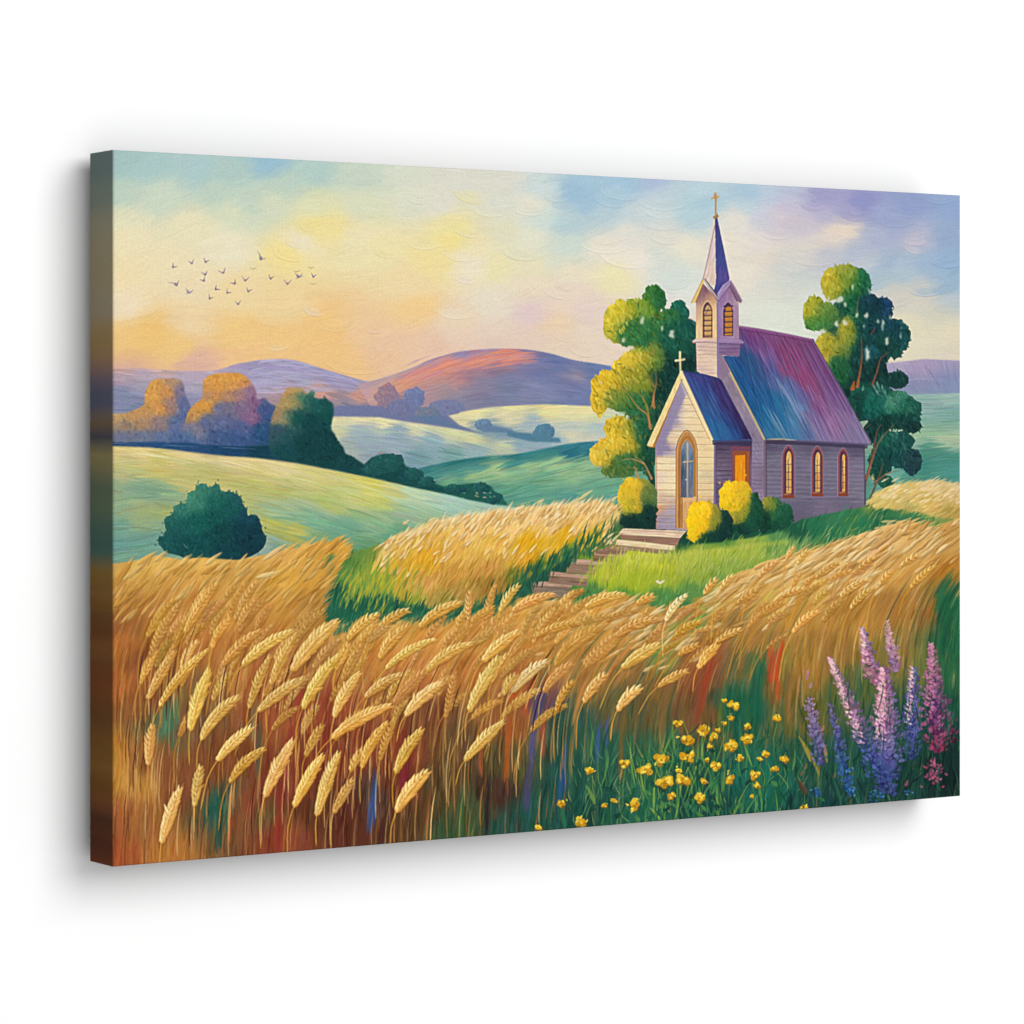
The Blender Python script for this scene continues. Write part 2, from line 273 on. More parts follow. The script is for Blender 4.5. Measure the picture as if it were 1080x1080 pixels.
FC = Field(T('''450,492,3f908e 480,487,34888a 500,484,2f8588 540,482,32878a 580,474,3a9094 600,468,3f93a4 630,465,3a8ca4 600,478,2c7f94 560,483,3a9492 540,488,4ea09a 630,480,2a7f98 460,498,4c9a94 480,498,549f98 500,494,5aa59c 475,506,8cbc94 500,501,a6c68c 530,495,b0ca90 560,490,a8c894 590,489,b0cc92 625,488,9cc494
500,508,82b88c 540,502,8cc090 580,500,7fb990 610,500,98c690 640,500,8cbc90 620,512,78b596 560,518,68ae94 600,528,5aa598 640,515,72b296 520,518,60a890 540,530,5ca890 480,512,60a488 520,535,54a08c 660,505,70b090 650,530,6cae98'''), 2.6, 5)
RC = ridge(smooth([(430, 500), (445, 493.5), (480, 486), (515, 481), (545, 479), (580, 472), (610, 467), (660, 464), (705, 462)], False), [(705, 545), (500, 550), (430, 520)])
fill(RC, FC, soft=.4); hatch(RC, 500, lambda x, y: 14 if y < 495 else (12 if x < 560 else 8), 30, 2.8, FC, .02, .75, .5, .4, relabel=True, spread=5)
for k in range(22): stroke(curve(rng.uniform(490, 620), rng.uniform(496, 530), 14, 46, 8), 1.1, rng.choice(['#b8d09c', '#7ab498', '#98c8a0', '#4f9c90']), None, .5, .4, .7)
# far trees and hedges
part('painted_hedge', None, 'blue purple far hedge and misty trees left of the mountain')
fill([(335, 430), (370, 428), (398, 428), (425, 426), (450, 432), (470, 436), (484, 448), (500, 455), (480, 452), (430, 445), (400, 440), (335, 439)], '#7f86b0', soft=.8)
blob(408, 418, 13, 13, '#8488b2', '#c8958c', 70, 3, 2, .08, mid='#a48a9e')
blob(437, 420, 11, 11, '#707fb2', '#8a94bc', 60, 3, 2, .1); blob(423, 430, 14, 9, '#7880b0', '#8a8cb0', 50, 3, 2); blob(470, 430, 20, 8, '#7f88b4', '#8c90b4', 50, 3, 2)
blob(451, 438, 14, 9, '#6c84a8', '#9094a4', 70, 2.4, 1.8, .1); fill([(430, 440), (464, 438), (484, 450), (520, 460), (480, 452), (450, 446)], '#6f88ae', soft=.6)
for cx, cy, rx, ry, c in [(510, 448, 9, 6, '#7090b0'), (574, 456, 11, 9, '#5c8ea8')]:
    part('painted_tree', None, 'small round blue tree on the far field, '+('left' if cx < 540 else 'right')+' of the two')
    blob(cx, cy, rx, ry, np.array(hx(c))*.92, np.array(hx(c))*1.1, 70, 2.2, 1.8, .05)
    Q = [(cx-8, cy+2), (cx+10, cy+1), (cx+30, cy+5), (cx+34, cy+9), (cx, cy+8)] if cx < 540 else [(535, 455), (560, 457), (565, 460), (590, 462), (592, 467), (560, 466), (535, 460)]
    fill(Q, c, soft=.5)
# the near pale hill
part('painted_hill', None, 'pale green near hill sweeping down from the left edge')
HN = Field(T('''122,473,dcc888 150,476,e4d090 200,482,e4d290 240,487,e4d094 290,494,e4d498 340,502,d8cc84 380,509,d8d07c 410,515,d0d088 440,522,c4d8b4 480,530,b4d4c4 520,535,a8ccb8 130,490,cfc888 170,490,d4c878 230,500,ccc478 280,503,d8ca7c 130,502,c4c288 200,498,ccc47c
122,512,a0b890 135,515,96b894 155,521,90b898 175,528,9aba92 215,505,ccc680 180,540,b4bc74 150,535,b0bc84 150,548,a2ba88 130,528,9ab890 130,560,82b39c 150,575,7aae9c 125,575,76aca0 130,588,86b29c 180,556,95b694 165,570,80b09c 300,518,c4c478 350,528,c0c878 400,525,ccd074 390,513,dcd468 370,520,d0d288
300,535,b0c494 300,548,96be98 330,552,8cbf9c 360,560,7bb494 400,550,9ac092 440,542,a8c8a0 480,540,a8cab0 420,565,74b08a 280,545,b4c088 285,555,c6c46a 310,562,c4c264 340,572,88b480 330,580,70ab90 285,575,98b6ac 460,556,98c08c 500,545,b0cdb0 350,592,5f9f7c 380,590,6ca674 300,585,84ac90 270,520,c4c47c 270,560,a8b87c 440,575,6cac80 520,545,b0ceb4'''), 2.7, 5)
LH = smooth([(110, 470), (160, 472), (200, 476.5), (230, 480), (270, 483), (310, 488), (345, 494.5), (380, 501.5), (410, 508), (440, 515), (470, 521), (500, 528), (550, 536)], False)
RH = ridge(LH, [(560, 560), (420, 640), (110, 640)])
def ha(x, y): return -4-(x-110)*.03-max(0, (y-500)*.06) if x > 170 else (8 if y > 520 else -3)
fill(RH, HN, soft=.3); hatch(RH, 1500, ha, 34, 2.8, HN, .02, .75, .5, .4, relabel=True, spread=5, bend=-6)
CL = full(mask_of(RH))
for x, y, L, c in [(170, 483, 60, 'efe4b6'), (220, 487, 60, 'ece0b0'), (260, 492, 60, 'efe2b0'), (200, 490, 70, 'c8c088'), (240, 496, 70, 'c9c28c'), (310, 499, 60, 'eadeae'), (360, 509, 50, 'dad6a0'), (320, 512, 60, 'e2dca4'), (400, 520, 50, 'd8dc9c'), (300, 510, 70, 'd8cf98'), (330, 535, 70, 'c4ccb0'), (350, 545, 80, '9cc4a8'), (380, 538, 80, 'c8d09c'), (430, 533, 60, 'b8d4b8'), (300, 540, 60, 'a0c4a4'), (380, 558, 70, '7cb49c'), (310, 556, 50, 'd4cc60'), (290, 553, 30, 'd8cc5c')]:
    for k in range(3): stroke(curve(x+rng.normal(0, 5), y+rng.normal(0, 1.2), ha(x, y)-6, L, -8, 5), 1.6, '#'+c, None, .6, .6, .9, CL)
# dark hedge row and its trees
part('painted_hedge', None, 'dark teal hedge row running down behind the near hill')
HG = Field(T('122,466,1f4f86 160,468,2c5f92 200,470,2b5a8e 240,474,1f5480 280,478,124f66 310,482,10585e 350,488,0f5558 400,495,125a5a 450,510,175f5c 500,520,1f6c60 530,530,2a7866'))
RG = [(110, 462), (150, 460), (200, 462), (240, 466), (300, 470), (350, 474), (372, 482), (384, 490), (392, 483), (403, 479), (414, 479), (424, 485), (428, 492), (440, 496), (447, 504), (458, 510), (470, 514), (482, 512), (493, 510), (508, 509.5), (518, 513), (522, 519), (530, 525), (536, 533), (520, 532)]+[tuple(p) for p in LH[::-1] if p[0] < 515]
fill(RG, HG, soft=.25); hatch(RG, 420, lambda x, y: -8, 10, 2.2, HG, .02, .7, .5, .5, relabel=True, spread=20)
for cx, cy, rx, ry in [(403, 489, 13, 10), (395, 494, 11, 8), (416, 488, 10, 9), (436, 500, 10, 6), (450, 508, 9, 5), (508, 515, 9, 6), (480, 516, 12, 5), (520, 525, 10, 6)]: blob(cx, cy, rx, ry, '#0f5056', '#2f7f74', 50, 2.4, 1.7, .1)
for k in range(14): stroke(curve(rng.uniform(485, 522), rng.uniform(519, 529), -10, 3, 0, 2), 1.3, rng.choice(['#c8b894', '#88b49c', '#5a9c80']), None, .8, .3, 1)
stroke([(398, 479), (402, 477), (406, 477)], 2.5, '#a89078', None, .7)
for x in (130, 190, 250): stroke(curve(x, 468+(x-130)*.04, -3, 40, 0), 1.0, '#7f9cc0', None, .6, .3, .5)
part('painted_tree', None, 'rounded orange tree with purple shade nearest the left edge')
A1 = Field(T('122,440,caa474 140,437,cc9e68 150,432,cf9c62 130,450,a89078 150,448,b89474 165,408,dfa356 175,412,d69a5c 170,430,d99a55 160,420,e0a454 178,428,b08a80 190,410,8d83a0 182,405,c09a78 195,425,6f7aa6 197,440,667aa8 185,448,6b7caa 170,447,a08c8c 150,460,7c86a4 130,460,7c84a0 190,462,5a76a8 170,462,6c80a8'), 2.8, 4)
RT1 = smooth([(110, 439), (130, 436), (143, 432), (152, 426), (153, 415), (157, 405), (164, 400), (175, 399.5), (186, 399.5), (193, 404), (195, 415), (200, 426), (204, 440), (208, 464), (160, 466), (110, 464)], True, 4)
fill(RT1, A1, soft=.5); hatch(RT1, 520, -50, 5, 2.4, A1, .035, .8, .5, .5, relabel=True, spread=40)
part('painted_tree', None, 'broad orange topped tree with purple shade beside the dark green tree')
A2 = Field(T('222,398,e0a04e 235,397,e0a04e 250,398,e2a250 218,408,dc9c54 230,408,e0a050 245,408,dca05a 256,404,d8985c 262,412,a8809c 225,420,d09858 220,418,c8946c 240,418,c0906c 250,415,b48a84 268,425,986e96 265,440,9a7098 255,430,93799c 240,430,86809c 230,430,7d7ea2 212,427,e0a04a 205,430,d89c50 220,428,dca04c 208,438,d09a58 215,443,6d79a4 235,445,6d76a4 255,452,5e6ea2 205,455,8a88a0 230,460,4f6a9c 250,462,44649c 278,430,4f649c 284,440,44649a 275,455,325f90 290,460,2a5c84 200,462,5a78a8'), 2.8, 4)
RT2 = smooth([(197, 440), (201, 431), (207, 425), (213, 420), (214, 411), (214.5, 402), (221, 396), (234, 393.5), (250, 393.5), (259, 397), (266, 405), (270, 412), (271, 421), (279, 420), (284, 425), (292, 430), (296, 440), (296, 468), (195, 466)], True, 4)
fill(RT2, A2, soft=.5); hatch(RT2, 620, -50, 5, 2.4, A2, .035, .8, .5, .5, relabel=True, spread=40)
part('painted_tree', None, 'dark teal tree with an ochre left side beyond the pale hill')
A3 = Field(T('303,412,c9a166 312,410,c8a468 318,412,b8a468 298,425,b89f68 304,425,c0a468 310,422,a09a68 292,438,b4946c 298,440,9a9870 306,438,5f8468 292,455,3f6474 300,460,2a6468 318,418,4f8c70 330,412,5a9478 325,420,2f7468 335,425,1c6a66 345,425,176460 350,440,10605e 330,445,0d5558 312,440,126060 340,460,0d5054 355,470,0d5054 320,470,0c5054 305,475,155a60 375,488,125558'), 2.8, 4)
RT3 = [(288, 436), (295, 424), (299, 415), (304, 410), (312, 409), (320, 411), (324, 416), (328, 412), (332, 414), (331, 420), (338, 421), (343, 420), (347, 423), (351, 426), (352, 436), (350, 444), (349, 452), (353, 458), (356, 465), (362, 472), (365, 479), (374, 484), (383, 492), (370, 496), (340, 490), (290, 482), (284, 460)]
fill(smooth(RT3, True, 3), A3, soft=.3); hatch(RT3, 700, -60, 4.5, 2.2, A3, .025, .8, .5, .5, relabel=True, spread=40, clip=False)
# the round bush on the hill
part('painted_bush', None, 'dark teal round bush on the pale hill above the wheat')
BU = Field(T('''215,515,3f8f78 228,513,2f8070 200,525,4a9c80 190,535,3a8c78 210,530,409078 180,545,2a7c70 172,570,1c6a68 190,555,1a6c66 210,550,127064 225,545,0f6660 225,530,1c7468 240,535,156a66 250,530,1c6c6c 262,545,12586a 272,560,0b4858 255,560,0a4a58 235,560,0a5858 240,580,08505a 210,575,0c6060 190,575,10605f 265,575,0a4454 278,570,10505c'''), 2.6, 5)
RU = []
for x, y in [(167, 572), (168, 566), (174, 565), (175, 557), (173, 550), (176, 545), (182, 542), (184, 535), (190, 531), (197, 530), (199, 520), (206, 517), (209, 511), (215, 510), (221, 514), (228, 510), (231, 513), (235, 519), (242, 518), (248, 521), (254, 524), (256, 531), (260, 537), (262, 544), (270, 543), (274, 549), (277, 560), (281, 568), (278, 577), (270, 584), (255, 590), (235, 592), (205, 592), (188, 586), (175, 582)]: RU.append((x, y))
fill(smooth(RU, True, 3), BU, soft=0)
hatch(RU, 1300, lambda x, y: -60+(x-225)*.5, 4.0, 2.0, BU, .028, .85, .5, .5, clip=False, relabel=True, spread=35)
for p in RU[:28]:
    for k in range(3): stroke(curve(p[0]+rng.normal(0, 1.5), p[1]+rng.normal(0, 1.5), rng.uniform(0, 180), 2.5, 0, 2), 1.6, BU.at(*p)[0], None, .85)
stroke([(193, 573), (196, 577), (199, 578)], 1, '#8fb8a8', None, .7)
# ------------------------------------------------------------------ the two trees by the church
G_BASE = part('painted_grass', None, 'green grass around the church and the steps')
GU = [(648, 532), (690, 530), (760, 545), (840, 545), (925, 530), (925, 560), (840, 585), (700, 590), (640, 560)]
GUF = Field(T('646,548,8c9c44 657,545,4c7c44 662,548,144c40 665,555,144c40 675,550,0c3c38 690,555,0c3c38 715,575,17584a 730,580,1f6844 760,572,1c5c44 800,565,1c6448 840,556,1f6c4c 880,548,2f7c54 915,540,3c8854 650,560,4c8844'))
fill(GU, GUF, soft=1); hatch(GU, 420, 72, 8, 2, GUF, .03, .8, .5, .6, clip=False, relabel=True)
def hole(x, y, rx, ry, c='#d0ccb4'):
    r = CUR[0]; CUR[0] = 0; rx *= .72; ry *= .85; fill(smooth(wobble(x, y, rx, ry, .28, 9), True, 2), c, a=.92, soft=.1); CUR[0] = r
def limb(pts, w, c0, c1=None, w2=None):
    P = smooth(pts, False, 3); stroke(P, w, c0, c1, .95, .5, .8, None, (0, 1.2))
YL, OL, GR, DG, TL, DT = '#e4c838', '#b8ac34', '#3f8a3c', '#1f7a4a', '#157060', '#0b463f'
t_left = part('painted_tree', None, 'tall yellow and dark green tree left of the church')
fill(smooth([(676, 372), (690, 345), (705, 330), (722, 335), (735, 345), (737, 395), (715, 405), (690, 465), (691, 520), (684, 505), (672, 480), (660, 470), (664, 440), (672, 400)], True, 4), '#0e5048', soft=.8)
hatch([(680, 372), (700, 345), (737, 345), (737, 398), (712, 405), (688, 470), (692, 530), (672, 480), (668, 440)], 500, -75, 7, 2.6, Field(T('700,350,1c7c58 725,350,157060 732,360,126868 710,370,12604e 700,390,0a4038 730,390,0a3c3c 690,400,0f4a40 680,440,0f5040 672,470,1c6a48 685,500,10503c')), .02, .8, .5, .5, clip=False, relabel=True, spread=20)
for b in [(732, 352, 6, 12, DT, '#1a7470', 60), (716, 331, 10, 14, '#0f5f54', '#1f8a68', 90), (690, 316, 12.5, 15, '#0f6448', '#4f9a38', 120), (672, 336, 22, 21, GR, '#a8b02c', 200), (655, 340, 18, 24, '#7c9a30', YL, 200), (676, 352, 26, 16, '#1c7448', '#4f9648', 160), (705, 345, 18, 20, '#14684c', '#4f9040', 130),
          (715, 358, 18, 20, '#0c5044', '#1f7c58', 110), (690, 378, 12, 14, '#3f7c3c', '#9aa034', 90), (672, 382, 18, 14, '#7c9030', YL, 150), (662, 392, 17, 18, '#a09828', YL, 160), (668, 404, 20, 18, '#6c8c30', '#b8a82c', 160), (640, 408, 16, 18, '#b09c28', '#d8b828', 190), (632, 420, 9, 20, '#bca428', '#d8b82c', 100), (668, 426, 22, 13, '#1a6c44', '#4f9048', 150), (650, 421, 14, 10, '#4f8c40', '#a09c30', 80),
          (652, 452, 15, 14, '#a89c2c', '#d8b82c', 130), (668, 460, 14, 18, '#5f8c38', '#c0a82c', 120), (642, 478, 15, 17, '#a89828', '#dcbc34', 170), (630, 480, 8, 11, '#b8a02c', '#dcc040', 70), (655, 472, 15, 15, '#a09828', '#d8b830', 120), (668, 488, 22, 10, '#1c6c48', '#4f8c44', 130), (680, 450, 12, 20, '#145c44', '#3c8850', 110), (652, 497, 18, 7, '#3f7c44', '#7c9440', 70), (684, 475, 8, 22, '#0c4c3c', '#1f6c48', 80)]: blob(*b)
rework([t_left], 2400, -62, 6.5, 2.1, .06, 5, .8, 20, 28, 1.0, None, .62)
GTR = np.isin(LAB, [t_left])
for k in range(240):                                        # darker gaps between the leaf clumps
    x = rng.uniform(625, 700); y = rng.uniform(318, 502)
    if GTR[int((y-OY)*S), int((x-OX)*S)]: stroke(curve(x, y, rng.normal(-58, 28), rng.uniform(4, 9), 25, 3), rng.uniform(1, 2.2), rng.choice(['#6c8430', '#8c8c2c', '#3f7038', '#a89430']), None, .55, .4, .3, GTR.astype(np.float32), (.3, .5), False)
for x, y in [(655, 338), (663, 328), (660, 345), (648, 350), (668, 384), (660, 398), (645, 402), (640, 415), (650, 450), (645, 470), (640, 485), (636, 478)]:
    for k in range(4): stroke(curve(x+rng.normal(0, 4), y+rng.normal(0, 4), -65, 6, 10, 3), 2.2, rng.choice(['#dcc848', '#d8c038', '#e0cc5c']), None, .8, .4, 1)
limb([(690, 430), (689, 418), (692, 405), (691, 390)], 3.0, '#b8804c'); limb([(690, 408), (684, 400), (680, 394)], 2.0, '#b08050'); limb([(688, 428), (690, 415)], 3.4, '#c08850')
limb([(686, 362), (689, 375)], 2, '#9c8448'); limb([(685, 450), (683, 438), (673, 430), (664, 418), (655, 408)], 2.6, '#c08c54'); limb([(684, 440), (682, 428), (674, 415), (667, 413)], 2.4, '#a89048'); limb([(686, 452), (684, 438)], 3.2, '#c08850')
limb([(687, 505), (681, 492), (675, 485), (667, 480)], 2.6, '#c89058'); limb([(679, 489), (665, 484), (648, 488)], 2.0, '#c09058'); limb([(673, 506), (671, 497), (668, 491)], 4, '#c89058'); limb([(672, 494), (660, 493)], 1.5, '#98904c')
for q in [(677.5, 339.5, 2.8, 4), (698.5, 346.5, 1.8, 3.4), (708, 352.5, 3.8, 4.4), (657, 359, 2.2, 2.8)]: hole(*q)
hole(664, 367, 6, 2.5, '#e2d0b8'); stroke([(633, 403), (635, 405)], 4, '#dcc480'); hole(655, 436, 6, 1.5, '#b8d0b8')
t_right = part('painted_tree', None, 'dark blue green tree with yellow left clumps right of the church')
fill(smooth([(880, 320), (905, 320), (930, 335), (940, 370), (930, 390), (930, 420), (920, 440), (900, 440), (880, 400), (870, 360)], True, 4), '#0e4f48', soft=.6)
hatch([(880, 320), (905, 318), (935, 335), (938, 380), (928, 395), (930, 445), (900, 432), (875, 385), (870, 350)], 420, -75, 7, 2.6, Field(T('885,330,1f7a48 900,335,156a4c 925,330,0f4c68 905,360,126454 925,360,0e5058 880,370,1f7048 885,390,17683f 900,385,0d4c40 915,395,0a3c40 905,410,083438 925,410,0a3c3c')), .02, .8, .5, .5, clip=False, relabel=True, spread=20)
for b in [(906, 301, 13, 17, '#0d5c48', '#2f9450', 120), (893, 303, 15, 18, '#17703f', '#5c9840', 120), (884, 296, 15, 16, '#5c8c38', '#b8ac2c', 130), (877, 300, 11, 17, '#8c9c30', '#c0b02c', 120), (893, 288, 12, 9, '#5c9438', '#a8a838', 70), (859, 329, 12, 17, '#7c9834', '#b8b02c', 130), (872, 333, 13, 14, '#2f7c40', '#8ca038', 90), (862, 342, 14, 7, '#2f8444', '#6c9c3c', 60),
          (905, 325, 14, 14, '#0f5c44', '#1c7848', 80), (932, 327, 10, 13, '#0c3c54', '#1c5c94', 100), (918, 323, 13, 13, '#0a3844', '#125464', 90), (925, 345, 14, 14, '#0b4048', '#125c64', 90), (948, 355, 12, 17, '#0d4f54', '#1c7468', 120), (940, 350, 13, 13, '#0c4450', '#176070', 90), (944, 372, 8, 6, '#0c4c48', '#1a6854', 40), (935, 362, 12, 12, '#0c4448', '#126054', 70),
          (872, 364, 12, 13, '#8c9830', '#b8a82c', 100), (876, 380, 9, 14, '#7c9030', '#b4a430', 90), (893, 352, 10, 17, '#6c8c34', '#bcaa30', 120), (888, 372, 9, 10, '#3f7c40', '#a09c34', 60), (885, 392, 12, 16, '#14603c', '#2f7c48', 80), (918, 372, 9, 8, '#0d4c54', '#2c7c94', 40), (925, 393, 11, 14, '#093634', '#10504a', 80), (946, 401, 12, 9, '#0b3f3c', '#155c50', 80), (936, 402, 9, 7, '#0b403c', '#125048', 40),
          (920, 418, 24, 14, '#0a4440', '#1c7860', 160), (905, 430, 12, 16, '#0a3f3c', '#106050', 70), (925, 432, 16, 16, '#0f5f54', '#17806c', 120), (948, 426, 16, 13, '#17705c', '#58a080', 150), (960, 435, 12, 16, '#0c5048', '#2f8468', 110), (945, 445, 20, 8, '#083f3c', '#0f5c50', 80), (962, 450, 10, 7, '#083c38', '#105048', 40), (925, 455, 14, 14, '#083c3a', '#0e5048', 80),
          (940, 470, 18, 14, '#0c4844', '#1c7464', 130), (930, 485, 14, 14, '#0a4644', '#14645c', 100), (950, 482, 14, 12, '#0a4848', '#12605c', 90), (962, 487, 10, 14, '#123f48', '#2c5c60', 90), (950, 465, 14, 10, '#104f4c', '#2c7c6c', 60), (934, 508, 9, 6, '#15604f', '#2c7860', 40), (925, 500, 8, 8, '#0c4c48', '#14604f', 30)]: blob(*b)
rework([t_right], 2400, -66, 6.5, 2.0, .06, 4, .8, 20, 28, 1.0, None, .55)
for q in [(899.5, 303, 1.6, 3.2), (916.5, 306.5, 1.3, 3), (887, 316, 4.5, 4), (891, 321, 2.2, 4.2), (903.5, 332, 2, 4.5), (913.5, 333.5, 2.4, 3.6), (882, 341.5, 3, 3.2), (892, 340.5, 3.2, 3), (911, 344.5, 1.4, 2.4), (926, 339, 2, 2.6), (931, 342, 2.2, 6), (935.5, 359, 2.6, 5), (915.5, 374, 3.6, 7.5), (950, 354, 1.3, 4.2), (867, 349.5, 3.2, 3), (874, 315.5, 1.6, 2.4), (938.5, 335, 1.4, 2.6), (950.5, 346, 1, 1.4)]: hole(*q, c='#ccceb8')
for hx_, hy_, g_, l_ in [(923, 410, -62, 12), (927, 409, -70, 14), (931, 411, -80, 10), (926, 415, -60, 8), (910, 409, 80, 7), (934, 416, -75, 9)]: stroke(curve(hx_, hy_, g_, l_, 10, 3), 2.6, '#8cbcac', '#3c8474', .85, .5, .8)
limb([(904, 408), (907, 392), (909, 375), (908, 352)], 3.4, '#b86c3c', '#8c5c38'); limb([(899, 410), (901, 402)], 5, '#c0702c'); limb([(903, 330), (905, 318), (907, 307)], 1.8, '#6c6c5c')
limb([(920, 406), (925, 392), (929, 378), (939, 371)], 2.2, '#985c48'); limb([(919, 352), (924, 344)], 1.6, '#7c5c48')
limb([(912, 536), (912.5, 510), (917, 492), (922, 470), (925, 455), (930, 447)], 3.2, '#6c4434', '#a8684c'); limb([(914, 505), (920, 485), (926, 468), (936, 455), (947, 444)], 3.0, '#9c6440', '#b07850')
limb([(915, 536), (921, 518), (928, 500), (932, 486)], 3.6, '#5c4438', '#9c6844'); limb([(922, 510), (935, 500), (949, 496)], 2.4, '#8c5c44', '#b87c50'); limb([(914, 451), (920, 446)], 1.2, '#7c4c40'); limb([(918, 534), (921, 520)], 3, '#b8906c')
hole(920, 503, 4, 5, '#c8bc80')
# ------------------------------------------------------------------ the church
CH = part('painted_church', None, 'small wooden church with a blue and purple roof and steeple')
def lines(poly, y0, y1, step, slope, c, w=.8, a=.6, jit=.25):
    M = full(mask_of(poly)); y = y0; xs = [p[0] for p in poly]; a0, a1 = min(xs), max(xs)
    while y < y1:
        k = np.arange(5)/4; P = np.stack([a0+(a1-a0)*k, y+slope*(a1-a0)*(k)+rng.normal(0, jit, 5)], 1)
        stroke(P, w*rng.uniform(.7, 1.3), c, None, a*rng.uniform(.6, 1.2), .4, 0, M, (0, 0), False); y += step
def panel(poly, fld, n, ang, L=8, w=1.8, jit=.02, h=.3):
    fill(poly, fld); hatch(poly, n, ang, L, w, fld, jit, .7, .5, h, relabel=False, spread=4)
# long side wall
SW = [(805, 463), (912, 469), (912.5, 536), (880, 541), (845, 550), (800, 560)]
panel(SW, Field(T('815,472,6c6088 860,472,6f6288 905,475,6c5c88 820,485,857c9a 850,490,857a9d 880,490,887c9e 905,490,8a7c9f 820,515,887c9e 850,515,827896 880,512,857a9a 905,515,8c829e 850,530,7a6e94 890,530,7e6f94 870,536,88749a 825,540,776c90 840,545,786c8c 907,500,8c80a4')), 420, -1, 10, 1.6)
lines(SW, 474, 528, 4.6, .02, '#6a5f84', .9, .5); lines(SW, 476.5, 528, 4.6, .02, '#a096ae', .8, .45)
stroke([(826, 525), (870, 524.5), (912, 522)], 1.4, '#9484b0', None, .6, .3, .4, None, (0, 0)); stroke([(845, 534), (880, 532), (911, 530)], 1.6, '#8f6f9c', None, .5, .3, .4)
stroke([(807, 466), (860, 468), (913, 471)], 4.5, '#4d3f6a', None, .85, .3, 0, None, (0, 0)); stroke([(911.5, 470), (912, 535)], 1.2, '#5c4a6c', None, .8, .2, 0, None, (0, 0))
# gable strip beside the porch
GS = [(757, 372), (761, 374), (806, 464), (806, 545), (791, 540), (791, 466), (757, 398)]
panel(GS, Field(T('758,378,a08aa4 765,392,a893a4 775,410,9c84a0 785,430,a48cac 798,458,a690b0 798,480,a08ab0 798,500,a68cb0 798,530,a888b0 792,460,8c78a0 803,500,8f7098')), 300, -63, 6, 1.6, .03)
lines([(791, 466), (804, 466), (804, 545), (791, 540)], 462, 545, 4.4, .05, '#74608c', .9, .6)
stroke([(806.3, 464), (806.6, 500), (806.6, 538)], 2.4, '#94687c', None, .9, .3, .5, None, (0, 0)); stroke([(808.2, 466), (808.5, 540)], 1.0, '#5c4878', None, .8, .3, 0, None, (0, 0))
# porch side wall
PS = [(751, 464), (793, 464), (792.5, 545), (751, 545)]
panel(PS, Field(T('758,470,5f4c78 785,468,4f4070 758,485,86688c 765,500,84688e 760,520,785c8c 753,500,9880a4 753,530,80649c 770,480,7c6088 790,500,8c6c84')), 160, 0, 6, 1.6)
lines([(756, 470), (772, 470), (772, 535), (756, 540)], 474, 535, 4.6, 0, '#5c4468', 1, .75); fill([(750, 466), (754.5, 466), (755, 540), (752, 540)], '#8f78a8')
stroke([(755.3, 470), (755.5, 535)], 1, '#6c4c80', None, .8, .2, 0, None, (0, 0)); stroke([(757, 474), (768, 475)], 1.2, '#4c3450', None, .8)
# porch front wall
PF = [(718, 399), (749.5, 463), (753, 470), (752.5, 559), (729, 560), (692, 558), (691, 470)]
WF = Field(T('718,410,c8b4c4 715,425,b09cc0 712,440,ac98c0 724,425,ecd4a8 735,445,ecd4a4 722,440,eed8b0 745,465,ecd0a0 700,455,a894bc 696,470,a48cb8 710,460,e8d0a8 700,490,efdab0 705,510,f0dcb0 698,530,d8bca4 704,540,c0a8b8 700,550,b49cb8 697,535,d8a074 745,490,ecd4a0 745,515,e8cc9c 748,530,dcb890 740,545,d0b0a0 750,500,dcc8a0 694,505,e8d0b8 695,550,b098b8')
              , 2.8, 4)
panel(PF, WF, 260, 2, 8, 2, .02)
lines(PF, 420, 556, 6.9, .01, '#b08a64', .9, .65); lines(PF, 421.2, 556, 6.9, .01, '#f8ecc8', .9, .4)
fill([(717, 402), (723, 418), (713, 440), (704, 460), (699, 481), (692.5, 481), (691, 469)], '#a08cbc', a=.75, soft=.3)
stroke([(692.3, 480), (692.8, 556)], 1.2, '#b8906c', None, .7, .2, .2, None, (0, 0))
# porch roof
part('roof', CH, 'blue and violet porch roof')
PR = [(717.5, 391.5), (722, 391.5), (757, 398.5), (761, 401), (793.5, 463.5), (752, 464.8)]
PRF = Field(T('722,394,3c4c9c 740,397,44489c 757,400,4a3f88 728,405,3c58a8 745,405,4450a4 760,410,4c3c8c 735,420,3460ac 750,420,3c58a8 768,425,4a3484 745,440,2c6cb0 760,440,3558a8 778,442,3f2c74 752,460,2874b4 765,458,2c6cb4 776,458,3060ac 786,458,34266a 756,450,2a78b8'), 3, 3)
fill(PR, PRF); hatch(PR, 330, -62, 22, 1.7, PRF, .035, .8, .7, .6, relabel=True, spread=2)
for k in range(12): stroke(curve(rng.uniform(732, 780), rng.uniform(415, 450), -62, 24, 0, 2), .9, rng.choice(['#5c88c8', '#3c7cc0', '#2c3c88', '#5c6cb8']), None, .7, .5, .8, full(mask_of(PR)))
stroke([(719, 392), (740, 395), (762, 400)], 2, '#35428c', None, .9, .3, .9, None, (0, 0)); stroke([(752, 465.3), (793, 464.5)], 1.8, '#3f5c98', None, .9, .3, .5, None, (0, 0)); stroke([(753, 468), (792, 467.5)], 3, '#46386a', None, .85, .3, 0, None, (0, 0))
